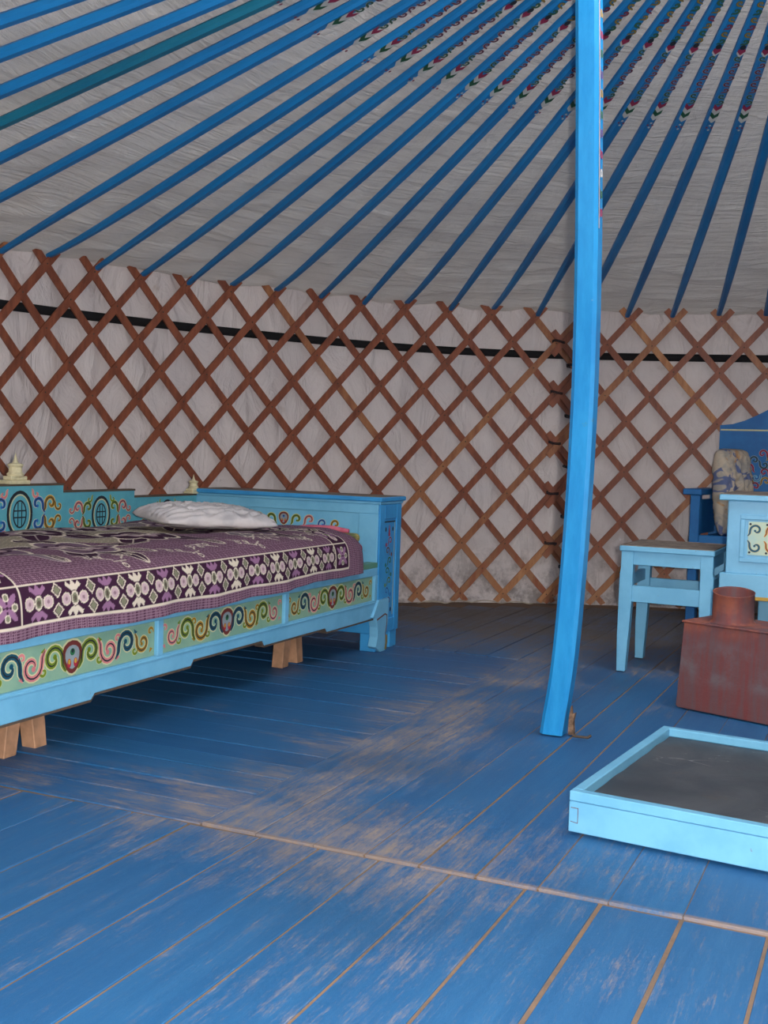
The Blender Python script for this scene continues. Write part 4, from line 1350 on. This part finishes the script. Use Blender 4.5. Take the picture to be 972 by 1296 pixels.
D.build('joint_line', lambda q, w, l: (-HW / 2 + q, -HD / 2 - 0.0002 - l, w), tr)
# metal sheet with slight buckles
bm = bmesh.new()
n = 36
vs_ = [[bm.verts.new((-HW / 2 + tk + (HW - 2 * tk) * i / n, -HD / 2 + tk + (HD - 2 * tk) * j / n,
        0.058 + 0.003 * noise.noise(Vector((i * .22, j * .22, 1))))) for j in range(n + 1)] for i in range(n + 1)]
for i in range(n):
    for j in range(n):
        bm.faces.new((vs_[i][j], vs_[i + 1][j], vs_[i + 1][j + 1], vs_[i][j + 1]))
from_bm('metal_sheet', bm, 'sheet', tr, True)
# rusty ring lying in the tray at its far side
bm = bmesh.new()
bmesh.ops.create_cone(bm, cap_ends=False, segments=24, radius1=0.05, radius2=0.046, depth=0.030)
o = from_bm('iron_ring', bm, 'rust')
sm = o.modifiers.new('wall', 'SOLIDIFY'); sm.thickness = 0.004
o.location = Vector((0.845, 2.235, 0.084)); 
tag(o, 'rusty iron ring lying in the sooty hearth tray', 'iron ring')

# =================================================================== BENCH on the right
e_ = Vector((0.866, -0.5, 0)); w_ = Vector((0.5, 0.866, 0))
BEA = math.atan2(-0.5, 0.866)
be = empty('bench', Vector((1.37, 4.93, 0)), BEA)
tag(be, 'dark blue wooden bench with tall arched scroll-painted back against the lattice', 'bench')
LB = 1.70
for x in (-0.026, LB - 0.016):
    for y in (0.0, 0.340):
        box('post', (x, y, 0.0 if y == 0 else 0.0), (x + 0.042, y + 0.042, 0.562), 'dark_blue', be, 0.003)
    box('arm_cap', (x - 0.032, -0.012, 0.561), (x + 0.050, 0.385, 0.588), 'dark_blue', be, 0.004)
    box('arm_panel', (x + 0.012, 0.042, 0.386), (x + 0.028, 0.340, 0.540), 'dark_blue', be, 0.002)
box('front_rail', (0.016, 0.004, 0.330), (LB - 0.016, 0.028, 0.386), 'dark_blue', be, 0.003)
box('seat', (0.016, 0.028, 0.355), (LB - 0.016, 0.376, 0.380), 'dark_blue', be, 0.003)
pts = [(-0.004, 0.24), (-0.004, 0.882)]
for i in range(33):
    k = i / 32
    x = k * LB
    kk = min(1, max(0, (0.5 - abs(k - 0.5)) / 0.25))
    pts.append((x, 0.882 + 0.15 * (0.5 - 0.5 * cos(pi * kk))))
pts += [(LB + 0.004, 0.882), (LB + 0.004, 0.24)]
bk = prism('back_board', pts, 'y', 0.383, 0.405, 'dark_blue', be)
D = Deco()
D.ribbon([(x, 0.8605 + 0.0 * x) for x in np.linspace(0.0, LB, 12)], 0.007, 'cream', 1, False)
D.build('painted_line', lambda q, w, l: (q, 0.3828 - l, w), bk)
def arch_cluster(cx):
    D = Deco()
    for side in (-1, 1):
        X0 = lambda q: cx + side * (q - 0.34)
        rows = [(0.095, 0.665, 'teal'), (0.095, 0.615, 'teal'), (0.135, 0.650, 'gold'), (0.135, 0.620, 'gold'), (0.135, 0.700, 'rose'), (0.160, 0.735, 'teal'),
                (0.170, 0.655, 'sky'), (0.170, 0.615, 'rose'), (0.195, 0.765, 'rose'), (0.205, 0.715, 'teal'), (0.205, 0.680, 'rose'), (0.215, 0.640, 'gold'),
                (0.235, 0.800, 'rose'), (0.240, 0.755, 'gold'), (0.245, 0.705, 'sky'), (0.255, 0.655, 'rose'), (0.280, 0.815, 'teal'), (0.285, 0.765, 'rose'),
                (0.290, 0.715, 'gold'), (0.300, 0.665, 'teal'), (0.325, 0.825, 'rose'), (0.330, 0.78, 'sky')]
        for i, (a, b, c) in enumerate(rows):
            D.scroll(X0(a), b - 0.012, 0.021, c, fx=side * (1 if i % 2 else -1), fy=1 if i % 3 else -1, edge='mist', core='ink', turns=0.95, w=0.36)
    D.build('scroll_ornament', lambda q, w, l: (q, 0.3828 - l, w), bk)
arch_cluster(0.34 + 0.0)
arch_cluster(1.20)

# cushion standing on the bench
o = link('cushion', pillow_mesh('cushion', 0.22, 0.39, 0.11, 8.0, 0.40, 44, 0.009), 'cushion', None, True)
o.matrix_world = Matrix.Translation(Vector((1.37, 4.93, 0)) + e_ * 0.122 + w_ * 0.15 + Vector((0, 0, 0.575))) @ Matrix.Rotation(BEA + radians(68), 4, 'Z') @ Matrix.Rotation(radians(-5), 4, 'X') @ Matrix.Rotation(radians(90), 4, 'X')
tag(o, 'patterned beige and blue cushion propped upright on the dark blue bench', 'cushion')

# loose twine at the foot of the wall
bm = bmesh.new()
pts = []
for i in range(40):
    k = i / 39
    th = -0.30 + 0.20 * k
    pts.append(pol(2.84 - 0.02 * sin(k * 9), th, 0.006 + 0.012 * abs(sin(k * 13))))
add_tube(bm, pts, 0.0025, 5)
tag(from_bm('loose_twine', bm, 'pale_twine', None, True), 'loose pale twine lying along the foot of the lattice', 'twine')
